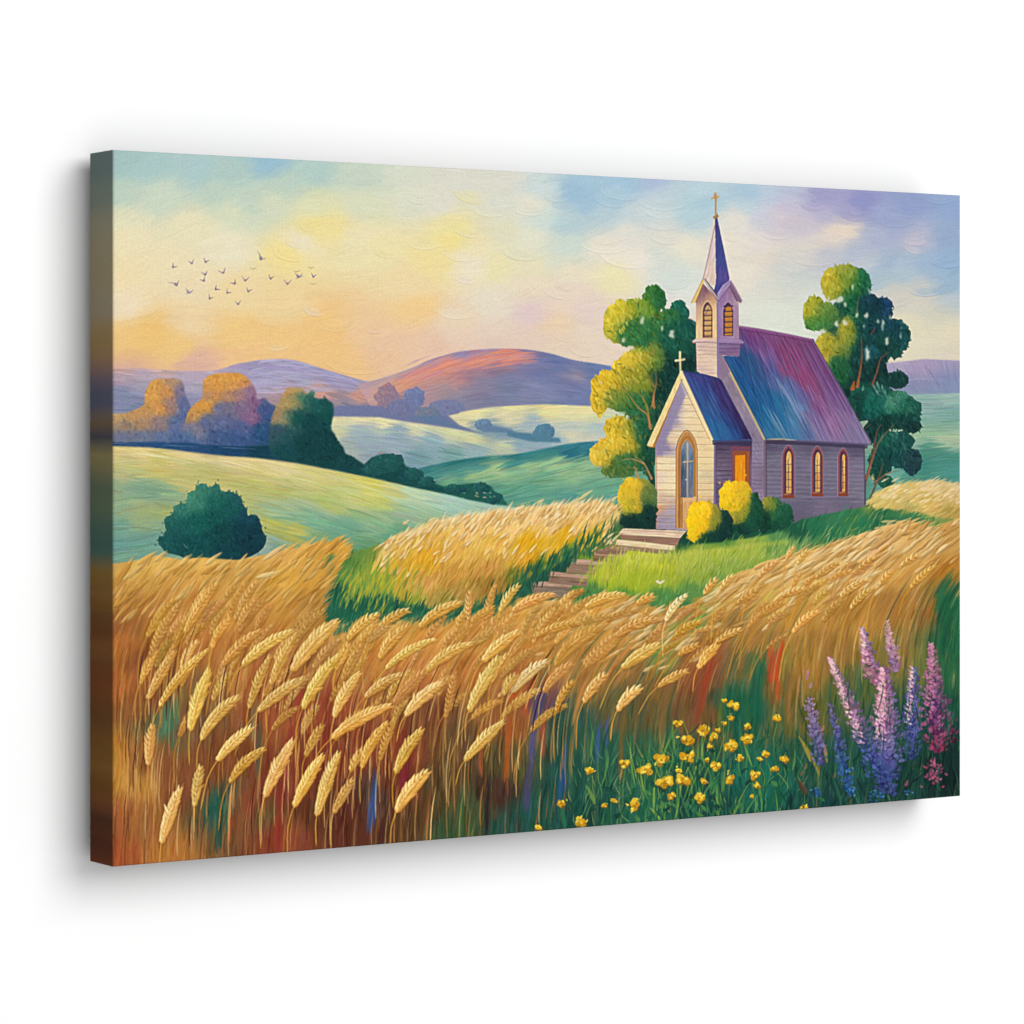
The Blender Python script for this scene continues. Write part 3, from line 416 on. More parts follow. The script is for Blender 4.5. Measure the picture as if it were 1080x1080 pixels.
# main roof
part('roof', CH, 'long main roof streaked blue, pink and lilac')
MR2 = [(778, 344.5), (800, 347), (857, 358), (918.5, 467.5), (912, 469), (860, 465.5), (812, 463), (806.5, 464.5), (761, 375), (764, 375.5), (780, 376)]
MRF = Field(T('''780,348,8f4c94 795,352,9c4c94 785,362,744c94 800,365,8c4f98 815,358,945294 835,364,984f8a 825,372,a84c88 810,375,8c5ca4 850,366,904a88 860,375,8c5090 845,385,94508c 830,390,a44e88 848,400,a84c84 855,410,a05088 870,395,8c5494 866,432,a05c98 875,415,885898 885,430,9068a4 878,450,a878ac 900,455,9480ac 910,462,9484b0 865,458,9480b4 850,440,8074ac
785,375,2c5c9c 770,378,2464a8 780,395,1f66ac 795,385,3060a0 800,400,2a60a0 812,392,5c68ac 820,405,5870b0 805,420,1c68a8 790,415,1c68ac 800,440,1870ac 812,455,3480b4 808,440,1874b0 825,425,1f78b0 820,445,1f78b0 838,440,4c88bc 835,455,4484b8 835,420,5c80bc 828,410,6078b4 842,430,6c90c4 850,455,5c80b4 845,418,6c6cb0 815,385,7c5ca4 862,445,8c74ac'''), 3, 3.5)
fill(MR2, MRF); M2 = full(mask_of(MR2)); hatch(MR2, 1300, lambda x, y: -60.5-(x-800)*.012, 26, 1.9, MRF, .03, .8, .7, .6, relabel=True, spread=1.6)
for k in range(10):                                     # standing seams
    u = (k+rng.normal(0, .18))/9.3; a = (781+u*76, 346+u*13); b = (806+u*112, 464+u*3); c = ['#28407c', '#6c3f7c', '#48407c'][k % 3]
    stroke([(a[0]+(b[0]-a[0])*t, a[1]+(b[1]-a[1])*t) for t in (0, .33, .66, 1)], 1.0, c, None, .45, .5, 1, M2, (.1, .1))
    stroke([(a[0]+1.4+(b[0]-a[0])*t, a[1]+(b[1]-a[1])*t) for t in (0, .33, .66, 1)], .8, MRF.at((a[0]+b[0])/2, (a[1]+b[1])/2)[0]+.14, None, .5, .6, 1, M2, (.3, .3))
for x, y, c in [(838, 430, '#8cb0d4'), (832, 420, '#80a0cc'), (826, 412, '#94a0cc'), (845, 440, '#90b4d8'), (820, 445, '#7cb0d0'), (812, 440, '#58a0c8'), (842, 375, '#c45c98'), (850, 395, '#c05090'), (860, 415, '#c0609c'), (806, 378, '#8c7cb8'), (890, 445, '#a88cb8'), (876, 430, '#9c80b0'), (822, 452, '#a0b0c0')]:
    for k in range(3): stroke(curve(x+rng.normal(0, 2), y+rng.normal(0, 3), -60.5, 34, 0, 2), 1.3, c, None, .6, .7, .9, M2)
stroke([(779, 344.5), (800, 347.5), (830, 353), (858, 359)], 2.4, '#a868a4', None, .85, .3, 1, None, (0, 0)); stroke([(779, 347.5), (830, 356), (857, 361.5)], 1, '#743c78', None, .7, .3, 0, None, (0, 0))
stroke([(857, 358), (888, 412), (918.5, 467)], 1.4, '#6c4484', '#9080a8', .8, .3, .5, None, (0, 0)); stroke([(761.5, 376), (784, 420), (806, 463)], 2.4, '#dcc08c', None, .95, .4, 1, None, (0, 0)); stroke([(763.5, 377), (786, 420), (808, 463)], .9, '#3c4c7c', None, .7, .4, 0, None, (0, 0))
stroke([(806, 464), (825, 463), (840, 464.5)], 1.4, '#cfb48c', None, .8, .3, 1); stroke([(840, 465), (880, 467), (918, 469)], 1.8, '#6c6090', None, .9, .3, .5, None, (0, 0))
# fascia of the porch gable
part('gable_board', CH)
fill([(718.5, 402), (690.5, 472), (686.5, 471.5), (717, 398)], '#b87c34'); hatch([(718.5, 402), (690.5, 472), (686.5, 471.5), (717, 398)], 40, 66, 9, 1.6, '#c08438', .04, .7)
fill([(718, 390.5), (720.5, 397), (688, 471.5), (682, 470)], '#ecd290'); hatch([(718, 390.5), (720.5, 397), (688, 471.5), (682, 470)], 60, 65, 10, 1.6, '#efd698', .03, .8, h=.6)
fill([(716.5, 394), (719.5, 390.5), (752.5, 464), (749.5, 466)], '#eedaa8'); stroke([(720.5, 393), (752.5, 463)], .8, '#8c7c98', None, .7, .2, 0, None, (0, 0)); stroke([(717.5, 400), (749, 465)], .7, '#b08c64', None, .8, .2, 0, None, (0, 0)); stroke([(683, 470.8), (690, 472)], 1.2, '#d8a048', None, .9)
# arched porch door
dr = part('arched_door', CH, 'tall arched door with tan frame')
def arch(x0, x1, top, bot, k=.55):
    c = (x0+x1)/2; w = (x1-x0)/2; hh = (x1-x0)*.95
    return [(x0, bot), (x0, top+hh)]+[tuple(p) for p in smooth([(x0, top+hh), (x0+w*.28, top+hh*.42), (c, top), (x1-w*.28, top+hh*.42), (x1, top+hh)], False, 5)]+[(x1, bot)]
fill(arch(713, 735.6, 453.5, 557), '#c88c4c'); hatch(arch(713, 735.6, 453.5, 557), 90, 88, 12, 1.5, '#d09450', .05, .7, clip=True, spread=5)
P = [tuple(p) for p in arch(714.2, 734.6, 455, 556)]; stroke(P, 1.2, '#e4b478', None, .8, .3, .8, None, (0, 0)); P = arch(713, 735.6, 453.8, 557); stroke(P, .8, '#945c30', None, .8, .3, 0, None, (0, 0))
P = arch(717, 732.4, 461, 556); stroke(P, 1.6, '#a86c34', None, .8, .3, 0, None, (0, 0))
fill([(719.5, 525), (733, 525), (733, 558), (719.5, 558)], '#dca56a'); hatch([(719.5, 525), (733, 525), (733, 558), (719.5, 558)], 30, 88, 12, 1.6, '#e0ac70', .03, .7); fill([(719, 524), (734, 524), (734, 529), (719, 529)], '#e6b880'); stroke([(716.3, 480), (716.3, 556)], 2, '#b06f34', None, .7, .3, 0, None, (0, 0)); stroke([(719.5, 526), (719.5, 556)], 1, '#8c5830', None, .7, .3, 0, None, (0, 0))
part('window', CH, 'blue arched glass above the porch door')
gl = arch(718, 731.2, 465, 525)
GLF = Field(T('720,480,4f7898 728,475,7c90a8 720,500,3f6484 720,520,4c607c 728,500,7888a4 729,520,8c94a8 724,470,8ca4b0')); fill(gl, GLF); hatch(gl, 80, 88, 9, 1.4, GLF, .05, .8, spread=4, relabel=True)
stroke([(725, 468), (725, 526)], 1.7, '#d4b48c', None, .95, .3, .8, None, (0, 0)); stroke([(721, 487.5), (730.5, 486.5)], 1.4, '#dcbc8c', None, .95, .3, .8, None, (0, 0)); stroke([(723.5, 505), (723.6, 507)], 1.4, '#f0e4d0', None, .9)
stroke([(722.3, 484), (722, 491), (722.6, 496)], .8, '#d8b070', None, .7)
# side door
part('door', CH, 'orange lit side door in a brown frame')
fill([(771.5, 471), (791.5, 471), (791, 518), (772.5, 518)], '#8c5068'); fill([(772.5, 476), (791, 476), (790.5, 520), (773.5, 520)], '#a85c38'); fill([(775.5, 480.5), (786, 480), (786, 520), (775.5, 515)], '#f09414')
hatch([(775.5, 480.5), (786, 480), (786, 520), (775.5, 515)], 40, 90, 10, 1.6, '#f09a1c', .04, .8, sat=.02, spread=3); stroke([(781.5, 482), (781.5, 510)], 2, '#f8ac2c', None, .7); stroke([(788.5, 478), (788.5, 516)], 2, '#b8643c', None, .8, .3, .4, None, (0, 0))
# side windows
for x0, x1, y0, y1 in [(825.2, 838, 470, 525.5), (856, 868.2, 471, 523.8), (884, 894.6, 473, 523.6)]:
    part('window', CH, 'tall arched side window with golden panes, '+('nearest the porch' if x0 < 830 else 'middle of three' if x0 < 860 else 'nearest the tree'))
    fill(arch(x0-.8, x1+.6, y0-1, y1), '#a88cac', a=.8); fill(arch(x0, x1, y0, y1), '#90505e'); P = arch(x0+.7, x1-.7, y0+1, y1-1); stroke(P, 1.2, '#a85c54', None, .7, .4, .5, None, (0, 0))
    fill(arch(x0+2, x1-1.8, y0+3, y1-4), '#5c3458'); gx = x0+4.2; fill(arch(gx, x1-3.2, y0+6, y1-5), '#dca860')
    hatch(arch(gx, x1-3.2, y0+6, y1-5), 24, 88, 7, 1.2, Field([(x0+6, y0+15, '#f0c07c'), (x0+6, y1-8, '#dc9c54')]), .05, .8); c = (gx+x1-3.2)/2-.8
    stroke([(c, y0+14), (c, y1-8)], .8, '#5c4468', None, .8, .2, 0, None, (0, 0))
    for yy in np.arange(y0+20, y1-8, 8): stroke([(gx-1, yy), (x1-3, yy)], .8, '#7c4c58', None, .8, .2, 0, None, (0, 0))
    stroke([(x0+3.2, y0+18), (x0+3.2, y1-7)], 1.6, '#4c4c64', None, .8, .2, 0, None, (0, 0)); fill([(x0, y1-3), (x1, y1-3), (x1+.5, y1), (x0, y1)], '#9c4c34'); stroke([(x0+1, y1-4), (x1-3, y1-4)], 1.6, '#d8944c', None, .8)
# steeple
ST = part('steeple', CH, 'louvred steeple with a blue spire')
LT = [(733.8, 358), (757.3, 358), (757.3, 398.5), (735, 392)]
panel(LT, Field(T('738,365,d8bcb4 748,366,dcc0b0 740,375,e8ccb0 750,380,ecd0b4 738,390,dcc0b4 753,370,dcc0ac')), 80, 0, 6, 1.6, .02); lines(LT, 366, 397, 4, 0, '#b8948c', .8, .6)
RL = [(757, 358), (780.5, 362), (780, 376), (761, 374.6), (757, 372)]
panel(RL, Field(T('760,364,9884ac 775,366,94749c 765,372,946c9c 778,374,9c749c')), 50, 0, 6, 1.6, .02); lines([(757, 358), (781, 362), (780, 377), (757, 374)], 364, 377, 3.6, .02, '#6f5484', .8, .7)
fill([(757, 372), (762, 375), (770, 392), (762, 402), (757, 398)], '#9c84a0')
UL = [(734, 315), (741.5, 299), (757, 316), (757, 361), (734, 358)]
panel(UL, Field(T('741,304,94687c 737,315,a88088 748,316,dcac80 736,325,d8b090 736,345,ecc894 738,357,ecd0a4 754,325,ecc890 754,345,ecc890 745,358,e4c094 741,312,a0707c')), 90, 88, 7, 1.6, .02)
UR = [(757, 317), (771, 299), (779, 316), (779.5, 361), (757, 358)]
panel(UR, Field(T('759,325,a48cbc 759,350,9c80b4 771,305,a47ca0 775,325,b48cb0 776,350,b48cac 765,316,a880ac 770,357,b894b4 779,320,c8a8b0')), 90, 88, 7, 1.6, .025)
for x0, x1, y0, y1, fr, dk, gd in [(741.2, 751.2, 318.5, 356.5, '#7c4c6c', '#6c4464', '#cfa468'), (762.8, 773.2, 319, 354.5, '#a478a4', '#54385c', '#c88438')]:
    part('louvre_window', CH); fill(arch(x0-1, x1+.8, y0-1.6, y1+.6, ), '#e0b884' if x0 < 750 else '#b890b0'); fill(arch(x0, x1, y0, y1), dk); fill(arch(x0+2, x1-1, y0+3.5, y1-1), gd)
    yy = y0+(9 if x0 < 750 else 4)
    while yy < y1-2: stroke([(x0+.6, yy+.2), (x1-.4, yy-.1)], 1.5, dk, None, .85, .3, 0, None, (0, 0)); stroke([(x0+2, yy+2.2), (x1-1.2, yy+2)], 1.5, hx(gd)*1.08, None, .7, .3, .5, None, (0, 0)); yy += 5.4 if x0 < 750 else 5.6
    if x0 < 750: stroke([(745, 331), (747, 326), (749, 331)], 1, dk, None, .8); stroke([(744.6, 328), (744.8, 334)], .8, dk, None, .7)
CUR[0] = ST
# ledges
fill([(729.8, 360.5), (734, 357), (757, 358), (757, 361.5), (731.5, 362)], '#dcbcb0'); stroke([(730.5, 361.5), (745, 361), (757, 362)], 1, '#a07c84', None, .8, .2, 0, None, (0, 0)); stroke([(731, 359), (756, 358.5)], 1.2, '#ecd4cc', None, .8)
fill([(757, 358), (779, 357), (785, 361), (783.5, 362.8), (757, 361.5)], '#a888b4'); stroke([(757, 362.5), (783, 363.2)], 1.2, '#70548c', None, .9, .2, 0, None, (0, 0)); stroke([(758, 358.5), (782, 360)], 1, '#c0a4c8', None, .8)
fill([(755.6, 317), (758.4, 317), (758.4, 397), (756.6, 397)], '#9c88b8', a=.8); stroke([(756.6, 320), (756.8, 397)], .9, '#84689c', None, .7, .2, 0, None, (0, 0))
# spire faces
fill([(753.6, 229), (755.4, 229), (756, 300), (756.5, 303), (741, 296), (742, 292)], '#e2cdc2'); hatch([(754, 232), (755.4, 232), (756, 303), (742, 295)], 60, 78, 12, 1.4, Field(T('752,260,d8c8cc 750,285,e0c8bc 745,293,d8b8a8')), .025, .7)
stroke([(754, 238), (748, 268), (741.6, 294)], 1.1, '#b08c94', None, .8, .3, 0, None, (0, 0))
SPF = Field(T('756,235,4a4c94 757,260,45509a 760,280,4654a0 764,285,5a54a8 767,293,785cac 758,300,4450a0 757,308,4c50a0 752,308,44489c'))
fill([(754, 229), (756.4, 229), (763, 262), (769.5, 295), (766, 302), (757, 317), (753, 306), (755.4, 298), (755, 260)], SPF); hatch([(754, 231), (756.4, 231), (763, 262), (769.5, 295), (757, 315), (755, 298)], 90, 82, 14, 1.4, SPF, .03, .7)
stroke([(756.6, 232), (763, 262), (769.3, 294)], .8, '#6c549c', None, .7, .3, 0, None, (0, 0))
# little gables
fill([(741, 294), (744, 294), (756.8, 311), (756.8, 318)], '#5c4c94'); stroke([(742.5, 295), (757, 315.5)], 1.7, '#e8cc98', None, .9, .3, .9, None, (0, 0))
fill([(741.5, 293.8), (742.6, 299), (733.5, 319.5), (728.3, 320)], '#e8c478'); stroke([(741, 295), (729, 319.5)], 1, '#a8845c', None, .6, .3, 0, None, (0, 0)); stroke([(741.5, 300), (734, 319)], 1, '#9c6850', None, .8, .2, 0, None, (0, 0))
fill([(770.5, 295.5), (772, 299), (759, 317), (756.6, 315), (757, 309), (762, 301)], '#b094c4'); hatch([(770.5, 295.5), (772, 299), (759, 317), (756.6, 315), (757, 309), (762, 301)], 20, 50, 8, 1.4, '#b49cc8', .04, .7); stroke([(771, 300), (758, 318)], 1, '#7c5484', None, .8, .2, 0, None, (0, 0))
fill([(770.8, 296), (775, 302), (782.8, 317), (781.5, 320.5), (776, 317), (769.5, 302)], '#94708c'); stroke([(771, 296.5), (783, 318)], 1.4, '#c0a0b8', None, .8, .3, .6, None, (0, 0)); stroke([(770, 303), (777, 317)], 1, '#6c4470', None, .8, .2, 0, None, (0, 0)); stroke([(777.5, 319), (782, 320)], 1.4, '#e0c8b8', None, .8)
part('cross', CH, 'golden cross on the spire tip')
stroke([(754.8, 230), (754.9, 205)], 1.9, '#c89c50', None, 1, .3, 1, None, (0, 0)); stroke([(750.8, 209.4), (757.8, 207.6)], 2, '#d0a45c', None, 1, .3, 1, None, (0, 0)); stroke([(754.5, 203), (754.8, 211)], 3, '#d0a45c', None, .9, .3, 1, None, (.2, .2)); stroke([(752.6, 206), (757, 212)], 1.4, '#c0904c', None, .8); stroke([(753.5, 229.5), (756.6, 228.5)], 3.2, '#b08450', None, .9, .3, .6, None, (0, 0)); stroke([(756.4, 225), (756.6, 229)], 1, '#54405c', None, .8)
part('cross', CH, 'cream cross above the porch gable')
stroke([(716.9, 371.5), (717.6, 392)], 2.2, '#e8d8a4', None, 1, .3, 1, None, (0, 0)); stroke([(712.5, 380.6), (721.5, 379.2)], 2.4, '#e8d8a8', None, 1, .3, 1, None, (0, 0)); stroke([(718.2, 382), (718.8, 390)], .8, '#9c9468', None, .7)
CUR[0] = 0
# bushes by the walls
for nm, bl in [('yellow topped bush left of the porch steps', [(672, 545, 20, 14, '#0a3c38', '#145444', 110), (682, 538, 11, 14, '#0c4038', '#1c5c44', 60), (676, 525, 16, 20, '#4f8040', '#b0a030', 130), (666, 524, 14, 20, '#b09c28', '#dcbc28', 170), (684, 524, 9, 14, '#3c7444', '#94943c', 70), (661, 533, 8, 11, '#8c9430', '#d4b82c', 60), (672, 550, 18, 8, '#0a3c38', '#124c40', 110), (684, 544, 8, 12, '#0a3c38', '#17503f', 60)]),
               ('dark green bush with olive top under the first side window', [(818, 547, 17, 13, '#0d4838', '#1c7048', 120), (814, 538, 12, 13, '#1c6840', '#4f8c40', 80), (811, 532, 8, 8, '#5c8838', '#a89c38', 60), (828, 545, 9, 14, '#0f5040', '#2c7c50', 70), (806, 550, 8, 12, '#0c4438', '#14583c', 50)]),
               ('round yellow bush with dark green shade before the side door', [(785, 548, 20, 15, '#0c4438', '#17604a', 140), (794, 540, 11, 20, '#0f5040', '#1f7048', 100), (776, 534, 16, 18, '#7c9038', '#c8ac24', 130), (773, 523, 14, 16, '#c8a81c', '#ecc41c', 190), (783, 520, 9, 12, '#b8a028', '#e0b824', 70), (766, 530, 7, 10, '#d0ac18', '#ecc41c', 50)]),
               ('low yellow bush with dark green shade at the foot of the door', [(748, 558, 18, 15, '#0c4438', '#1f6844', 130), (762, 555, 11, 18, '#0a3c38', '#145444', 80), (746, 545, 15, 16, '#7c8c34', '#b8a42c', 120), (736, 548, 12, 19, '#d0a818', '#f0c814', 190), (742, 538, 9, 9, '#d8b01c', '#f4cc24', 70), (731, 562, 6, 9, '#d0ac18', '#ecc418', 50)])]:
    part('painted_bush', None, nm)
    for b in bl: blob(*b, sz=3.6, lw=2.0)
    rework([CUR[0]], 420, -66, 4.5, 2, .035, 3, .75, 15, 25, .8, None, .6)
    for cx, cy, rx, ry, dk, lt, n in bl:
        if lt[1] in 'def' or lt[1] == 'c':
            for k in range(22): stroke(curve(cx+rng.normal(-rx*.2, rx*.4), cy+rng.normal(-ry*.15, ry*.45), rng.uniform(-110, -50), 3.4, 20, 2), 2.0, hx(lt)+rng.normal(.02, .03, 3), None, .85, .4, 1.1)
# ------------------------------------------------------------------ steps, grass and the wheat
CUR[0] = G_BASE
GF = Field(T('''345,600,3c8060 365,600,6c9c48 385,610,9cb040 405,612,b0b43c 420,622,6c9c40 350,630,2c7c5c 370,650,217454 400,640,237656 430,630,2c7c58 440,655,1f7054 470,645,1c6c50 500,640,2f7850 530,630,24684c 550,610,1c6048 570,600,1c6048 590,585,17584a 620,570,2c7048 645,555,508440 655,545,a0a840
625,590,8cac38 650,592,c4c838 680,585,c4cc3c 700,592,c8cc34 730,585,b8c44c 760,580,b4c444 790,580,a8bc48 640,610,b8c430 670,615,b0c030 700,610,acbc38 740,605,a0b844 770,600,98b44c 630,630,509c48 660,630,68a440 700,630,5c9c4c 735,625,6ca050 760,615,7ca850 620,640,448c48 680,645,3c8c54 720,645,3c8c54 790,605,8cb04c
720,570,3c7440 760,572,5c9848 800,568,98b850 820,565,5c9c58 840,560,1f6c4c 830,575,8cb458 860,555,2c8458 850,575,5c9c5c 880,550,3c8c5c 880,565,2f8858 900,545,3c8c54 910,555,2f8858 930,540,3c8854 930,555,1f7450 960,535,5c9850 960,550,3c8858 985,540,78a458 1000,545,8ca458 870,585,7cac60 900,570,5c9c5c 560,640,4c8c48 590,640,8cac3c 600,650,c8b848
920,530,8ca44c 945,525,8ca050 580,630,3c7c4c'''), 2.6, 5)
RGR = [(340, 590), (400, 575), (500, 600), (580, 570), (630, 560), (645, 558), (690, 566), (722, 575), (760, 572), (800, 566), (825, 560), (845, 548), (880, 541), (915, 534), (960, 520), (1018, 515), (1018, 600), (900, 640), (700, 690), (560, 690), (340, 700)]
fill(RGR, GF, soft=.5)
def ga(x, y): return 72 if x < 600 else (78-(x-640)*.07)
hatch(RGR, 3200, ga, 13, 1.9, GF, .035, .8, .6, .6, relabel=True, spread=9, bend=-16, clip=False)
part('painted_steps', None, 'pale wooden steps climbing to the church door')
STP = [([(561, 613.5), (606, 614), (602, 620), (560, 618)], [(560, 618), (602, 620), (598, 634), (562, 627)]), ([(580, 602.5), (622, 607.5), (620, 611.5), (578, 607)], [(578, 607), (620, 611.5), (619, 619), (579, 615)]), ([(602, 589.5), (648, 592), (646, 597), (599, 595)], [(599, 595), (646, 597), (646, 608), (597, 604)]),
       ([(627, 582), (660, 584), (656, 588), (625, 586)], [(625, 586), (656, 588), (654, 594), (625, 592)]), ([(642, 576.5), (664, 579), (660, 583), (628, 582)], [(628, 581), (662, 582), (658, 585), (628, 584)]), ([(646, 568.5), (712, 575.5), (711, 581.5), (641, 574)], [(641, 574), (711, 581), (700, 585), (640, 578)]), ([(657, 557.5), (724, 560), (717, 568), (652, 563)], [(652, 563), (717, 568), (714, 576), (656, 569)])]
for i, (tr, ri) in enumerate(STP):
    lc = ['#c09c84', '#c4a088', '#cca88c', '#c0987c', '#b08c74', '#ecd4ac', '#e4c8a8'][i]; dc = ['#94806c', '#a08068', '#a4866c', '#94785c', '#9c7c64', '#a88c6c', '#a47c68'][i]
    fill(ri, dc); hatch(ri, 36, -4, 14, 1.6, dc, .04, .7, spread=3); fill(tr, lc); hatch(tr, 40, -4, 16, 1.7, lc, .04, .7, spread=3); stroke([ri[0], ri[1]], .9, '#8c6850', None, .7, .3, 0, None, (0, 0))
stroke([(655, 563.5), (690, 565), (715, 567)], 1.8, '#f0e0bc', None, .9, .4, 1); stroke([(654, 559), (722, 562)], 1.6, '#c09890', None, .7)
# grass tufts over the step edges
CUR[0] = G_BASE
for x, y, c in [(650, 590, 'b8c838'), (662, 588, 'c4cc3c'), (640, 594, 'b0c038'), (636, 606, 'b0b848'), (630, 616, '5c9048'), (620, 626, '4c8848'), (608, 634, '70984c'), (596, 640, '90a848'), (672, 588, 'c4cc3c'), (685, 587, 'c4c848'), (700, 586, 'b8c04c'), (710, 584, '98b048'), (636, 602, 'c4c040'), (575, 600, '1c6048'), (560, 610, '1c6048'), (597, 588, '1c6048'), (552, 622, '246850'), (620, 578, '2c7048'), (640, 568, '508440')]:
    for k in range(26): stroke(curve(x+rng.normal(0, 5), y+rng.normal(0, 3)+2, 84 if x > 600 else 74, rng.uniform(6, 14), -14, 3), 1.6, hx('#'+c)+rng.normal(0, .04), hx('#'+c)+.08, .85, .5, .7)
for k in range(260):
    x = rng.uniform(622, 800); y = 592-(x > 700)*(x-700)*.14+rng.uniform(0, 22); stroke(curve(x, y, ga(x, y), rng.uniform(9, 18), -14, 3), 1.3, GF.at(x, y)[0]+rng.normal(0, .02), GF.at(x, y)[0]+[.1, .08, .03], .8, .5, .9)
for x in np.arange(612, 830, 1.6):
    y = 588-(x > 700)*(x-700)*.13 if x > 640 else 588+(640-x)*.9
    stroke(curve(x, y, ga(x, y), rng.uniform(5, 10), -14, 2), 1.3, '#b8c440', '#dcd468', .7, .5, .8)
stroke([(692, 613), (696, 615), (700, 613), (703, 608)], 2.2, '#f0e0c0', None, .95, .3, 1.5, None, (.1, .6)); stroke([(693, 612), (694.5, 613.5)], 3, '#e8c8ac', None, .9); stroke([(691, 618), (694, 614)], .7, '#c8c090', None, .7)
# middle wheat band
WB = part('painted_wheat', None, 'golden wheat band left of the steps')
WM = Field(T('''400,578,d8c07c 430,558,e4d09c 460,548,e8d09c 500,542,ecd4a0 540,538,ecd09c 580,534,ecd09c 620,530,ecd09c 648,534,e4c890 405,592,dcb860 430,575,dcb458 460,565,e0b860 500,560,e8c078 540,556,e8c480 580,552,e8c488 620,550,e4c07c 645,550,d8b878
400,608,b0b03c 420,600,d0a840 450,590,dca83c 480,585,dcb05c 520,575,e0b860 560,572,e4b438 600,565,e4b43c 630,565,d0b044 430,620,c8a84c 450,615,d0a45c 480,605,cc9c50 520,600,cc9c54 545,595,d4a850 560,590,dca434 590,580,dcac38 615,575,c4ac40 460,635,b09850 490,625,b89450 520,615,a07c38 545,605,7c8038 570,595,708838 600,582,508040 480,640,7c8440 440,632,a0a448'''), 2.6, 5)
RW = [(392, 612), (398, 588), (408, 572), (430, 560), (455, 551), (480, 546), (510, 541), (540, 537), (580, 533), (620, 530), (648, 531), (655, 545), (648, 556), (632, 572), (612, 580), (590, 592), (570, 602), (548, 612), (530, 625), (510, 636), (488, 642), (470, 640), (440, 640), (410, 622)]
fill(RW, WM, soft=1.5)
def wa(x, y): return 62 if y > 575 else 52
hatch(RW, 2400, wa, 17, 2.0, WM, .045, .8, .6, .8, relabel=True, spread=8, bend=-22, clip=False)
for k in range(250):                                        # seed heads standing up out of the band
    x = rng.uniform(398, 650); y = float(np.interp(x, [395, 415, 455, 510, 560, 620, 650], [580, 566, 552, 543, 537, 532, 531]))+rng.uniform(-4, 52)*rng.uniform(.05, 1)
    stroke(curve(x+.6, y+1.2, rng.normal(52, 9), rng.uniform(8, 15), -12, 3), 3, '#b88c4c', None, .5, .5, .6)
    stroke(curve(x, y, rng.normal(50, 9), rng.uniform(8, 16), -12, 3), 2.5, rng.choice(['#f0dcb0', '#ecd09c', '#e8c484', '#f2e0bc', '#dcb070']), None, .85, .5, 1.3)
for x, y, L in [(618, 522, 17), (608, 528, 12), (570, 529, 9), (585, 533, 9), (550, 536, 8), (648, 526, 9), (428, 551, 8), (456, 548, 10), (468, 550, 8)]:
    stroke(curve(x, y, 36, L, -8, 3), 3.2, '#ecd8a4', None, .9, .5, 1.4); stroke(curve(x-1, y+1.4, 36, L, -8, 3), 1, '#b89460', None, .6)
CUR[0] = G_BASE
for k in range(420):                                        # dark grass fringe under it
    x = rng.uniform(350, 650); y = float(np.interp(x, [350, 395, 430, 470, 500, 540, 558, 578, 600, 625, 645], [620, 640, 645, 650, 648, 626, 606, 594, 582, 570, 556]))+rng.normal(-1, 5)
    stroke(curve(x, y, rng.normal(72, 8), rng.uniform(8, 20), -16, 3), 2.1, rng.choice(['#1c6c50', '#2c7c58', '#14604c', '#4c8c48', '#246848']), None, .75, .5, .7)
for k in range(200):
    x = rng.normal(392, 22); y = rng.normal(618, 11); stroke(curve(x, y, rng.normal(66, 8), rng.uniform(8, 18), -16, 3), 1.8, rng.choice(['#a8b43c', '#c0b83c', '#8cac48', '#c8bc40', '#5c9c4c']), None, .75, .5, .8)
CUR[0] = G_BASE
for k in range(240):
    x = rng.uniform(640, 930); y = float(np.interp(x, [640, 700, 760, 850, 930], [590, 588, 590, 572, 556]))+rng.normal(6, 9); c = rng.choice(['#e4dc8c', '#d8cc60', '#e8dca0', '#b8c850', '#a0b84c'])
    stroke(curve(x, y, ga(x, y)+rng.normal(0, 9), rng.uniform(9, 19), -16, 3), rng.uniform(1, 1.8), GF.at(x, y)[0]*.9, c, .8, .5, 1, None, (.3, .5))
# far right wheat
part('painted_wheat', None, 'pale wheat strip behind the grass right of the church')
WR = Field(T('925,520,dcc474 950,515,e0c47c 980,510,e8cc94 1005,514,e4cc98 940,528,dcc06c 970,525,e0c070 1000,525,dcbc78 960,535,c8b468 1000,538,c4a858 985,532,dcb868 1008,545,c0a050 930,510,dcc484'))
RWR = [(916, 530), (924, 520), (940, 514), (960, 509), (985, 507), (1018, 512), (1018, 548), (990, 545), (960, 538), (930, 536)]
fill(RWR, WR, soft=1.2); hatch(RWR, 620, 32, 13, 2.0, WR, .04, .8, .6, .8, relabel=True, spread=10, bend=-20, clip=False)
for k in range(60): stroke(curve(rng.uniform(930, 1012), rng.uniform(506, 530), 28, rng.uniform(6, 12), -10, 3), 2.2, rng.choice(['#f0dcb0', '#e8d098', '#dcbc7c']), None, .8, .5, 1)
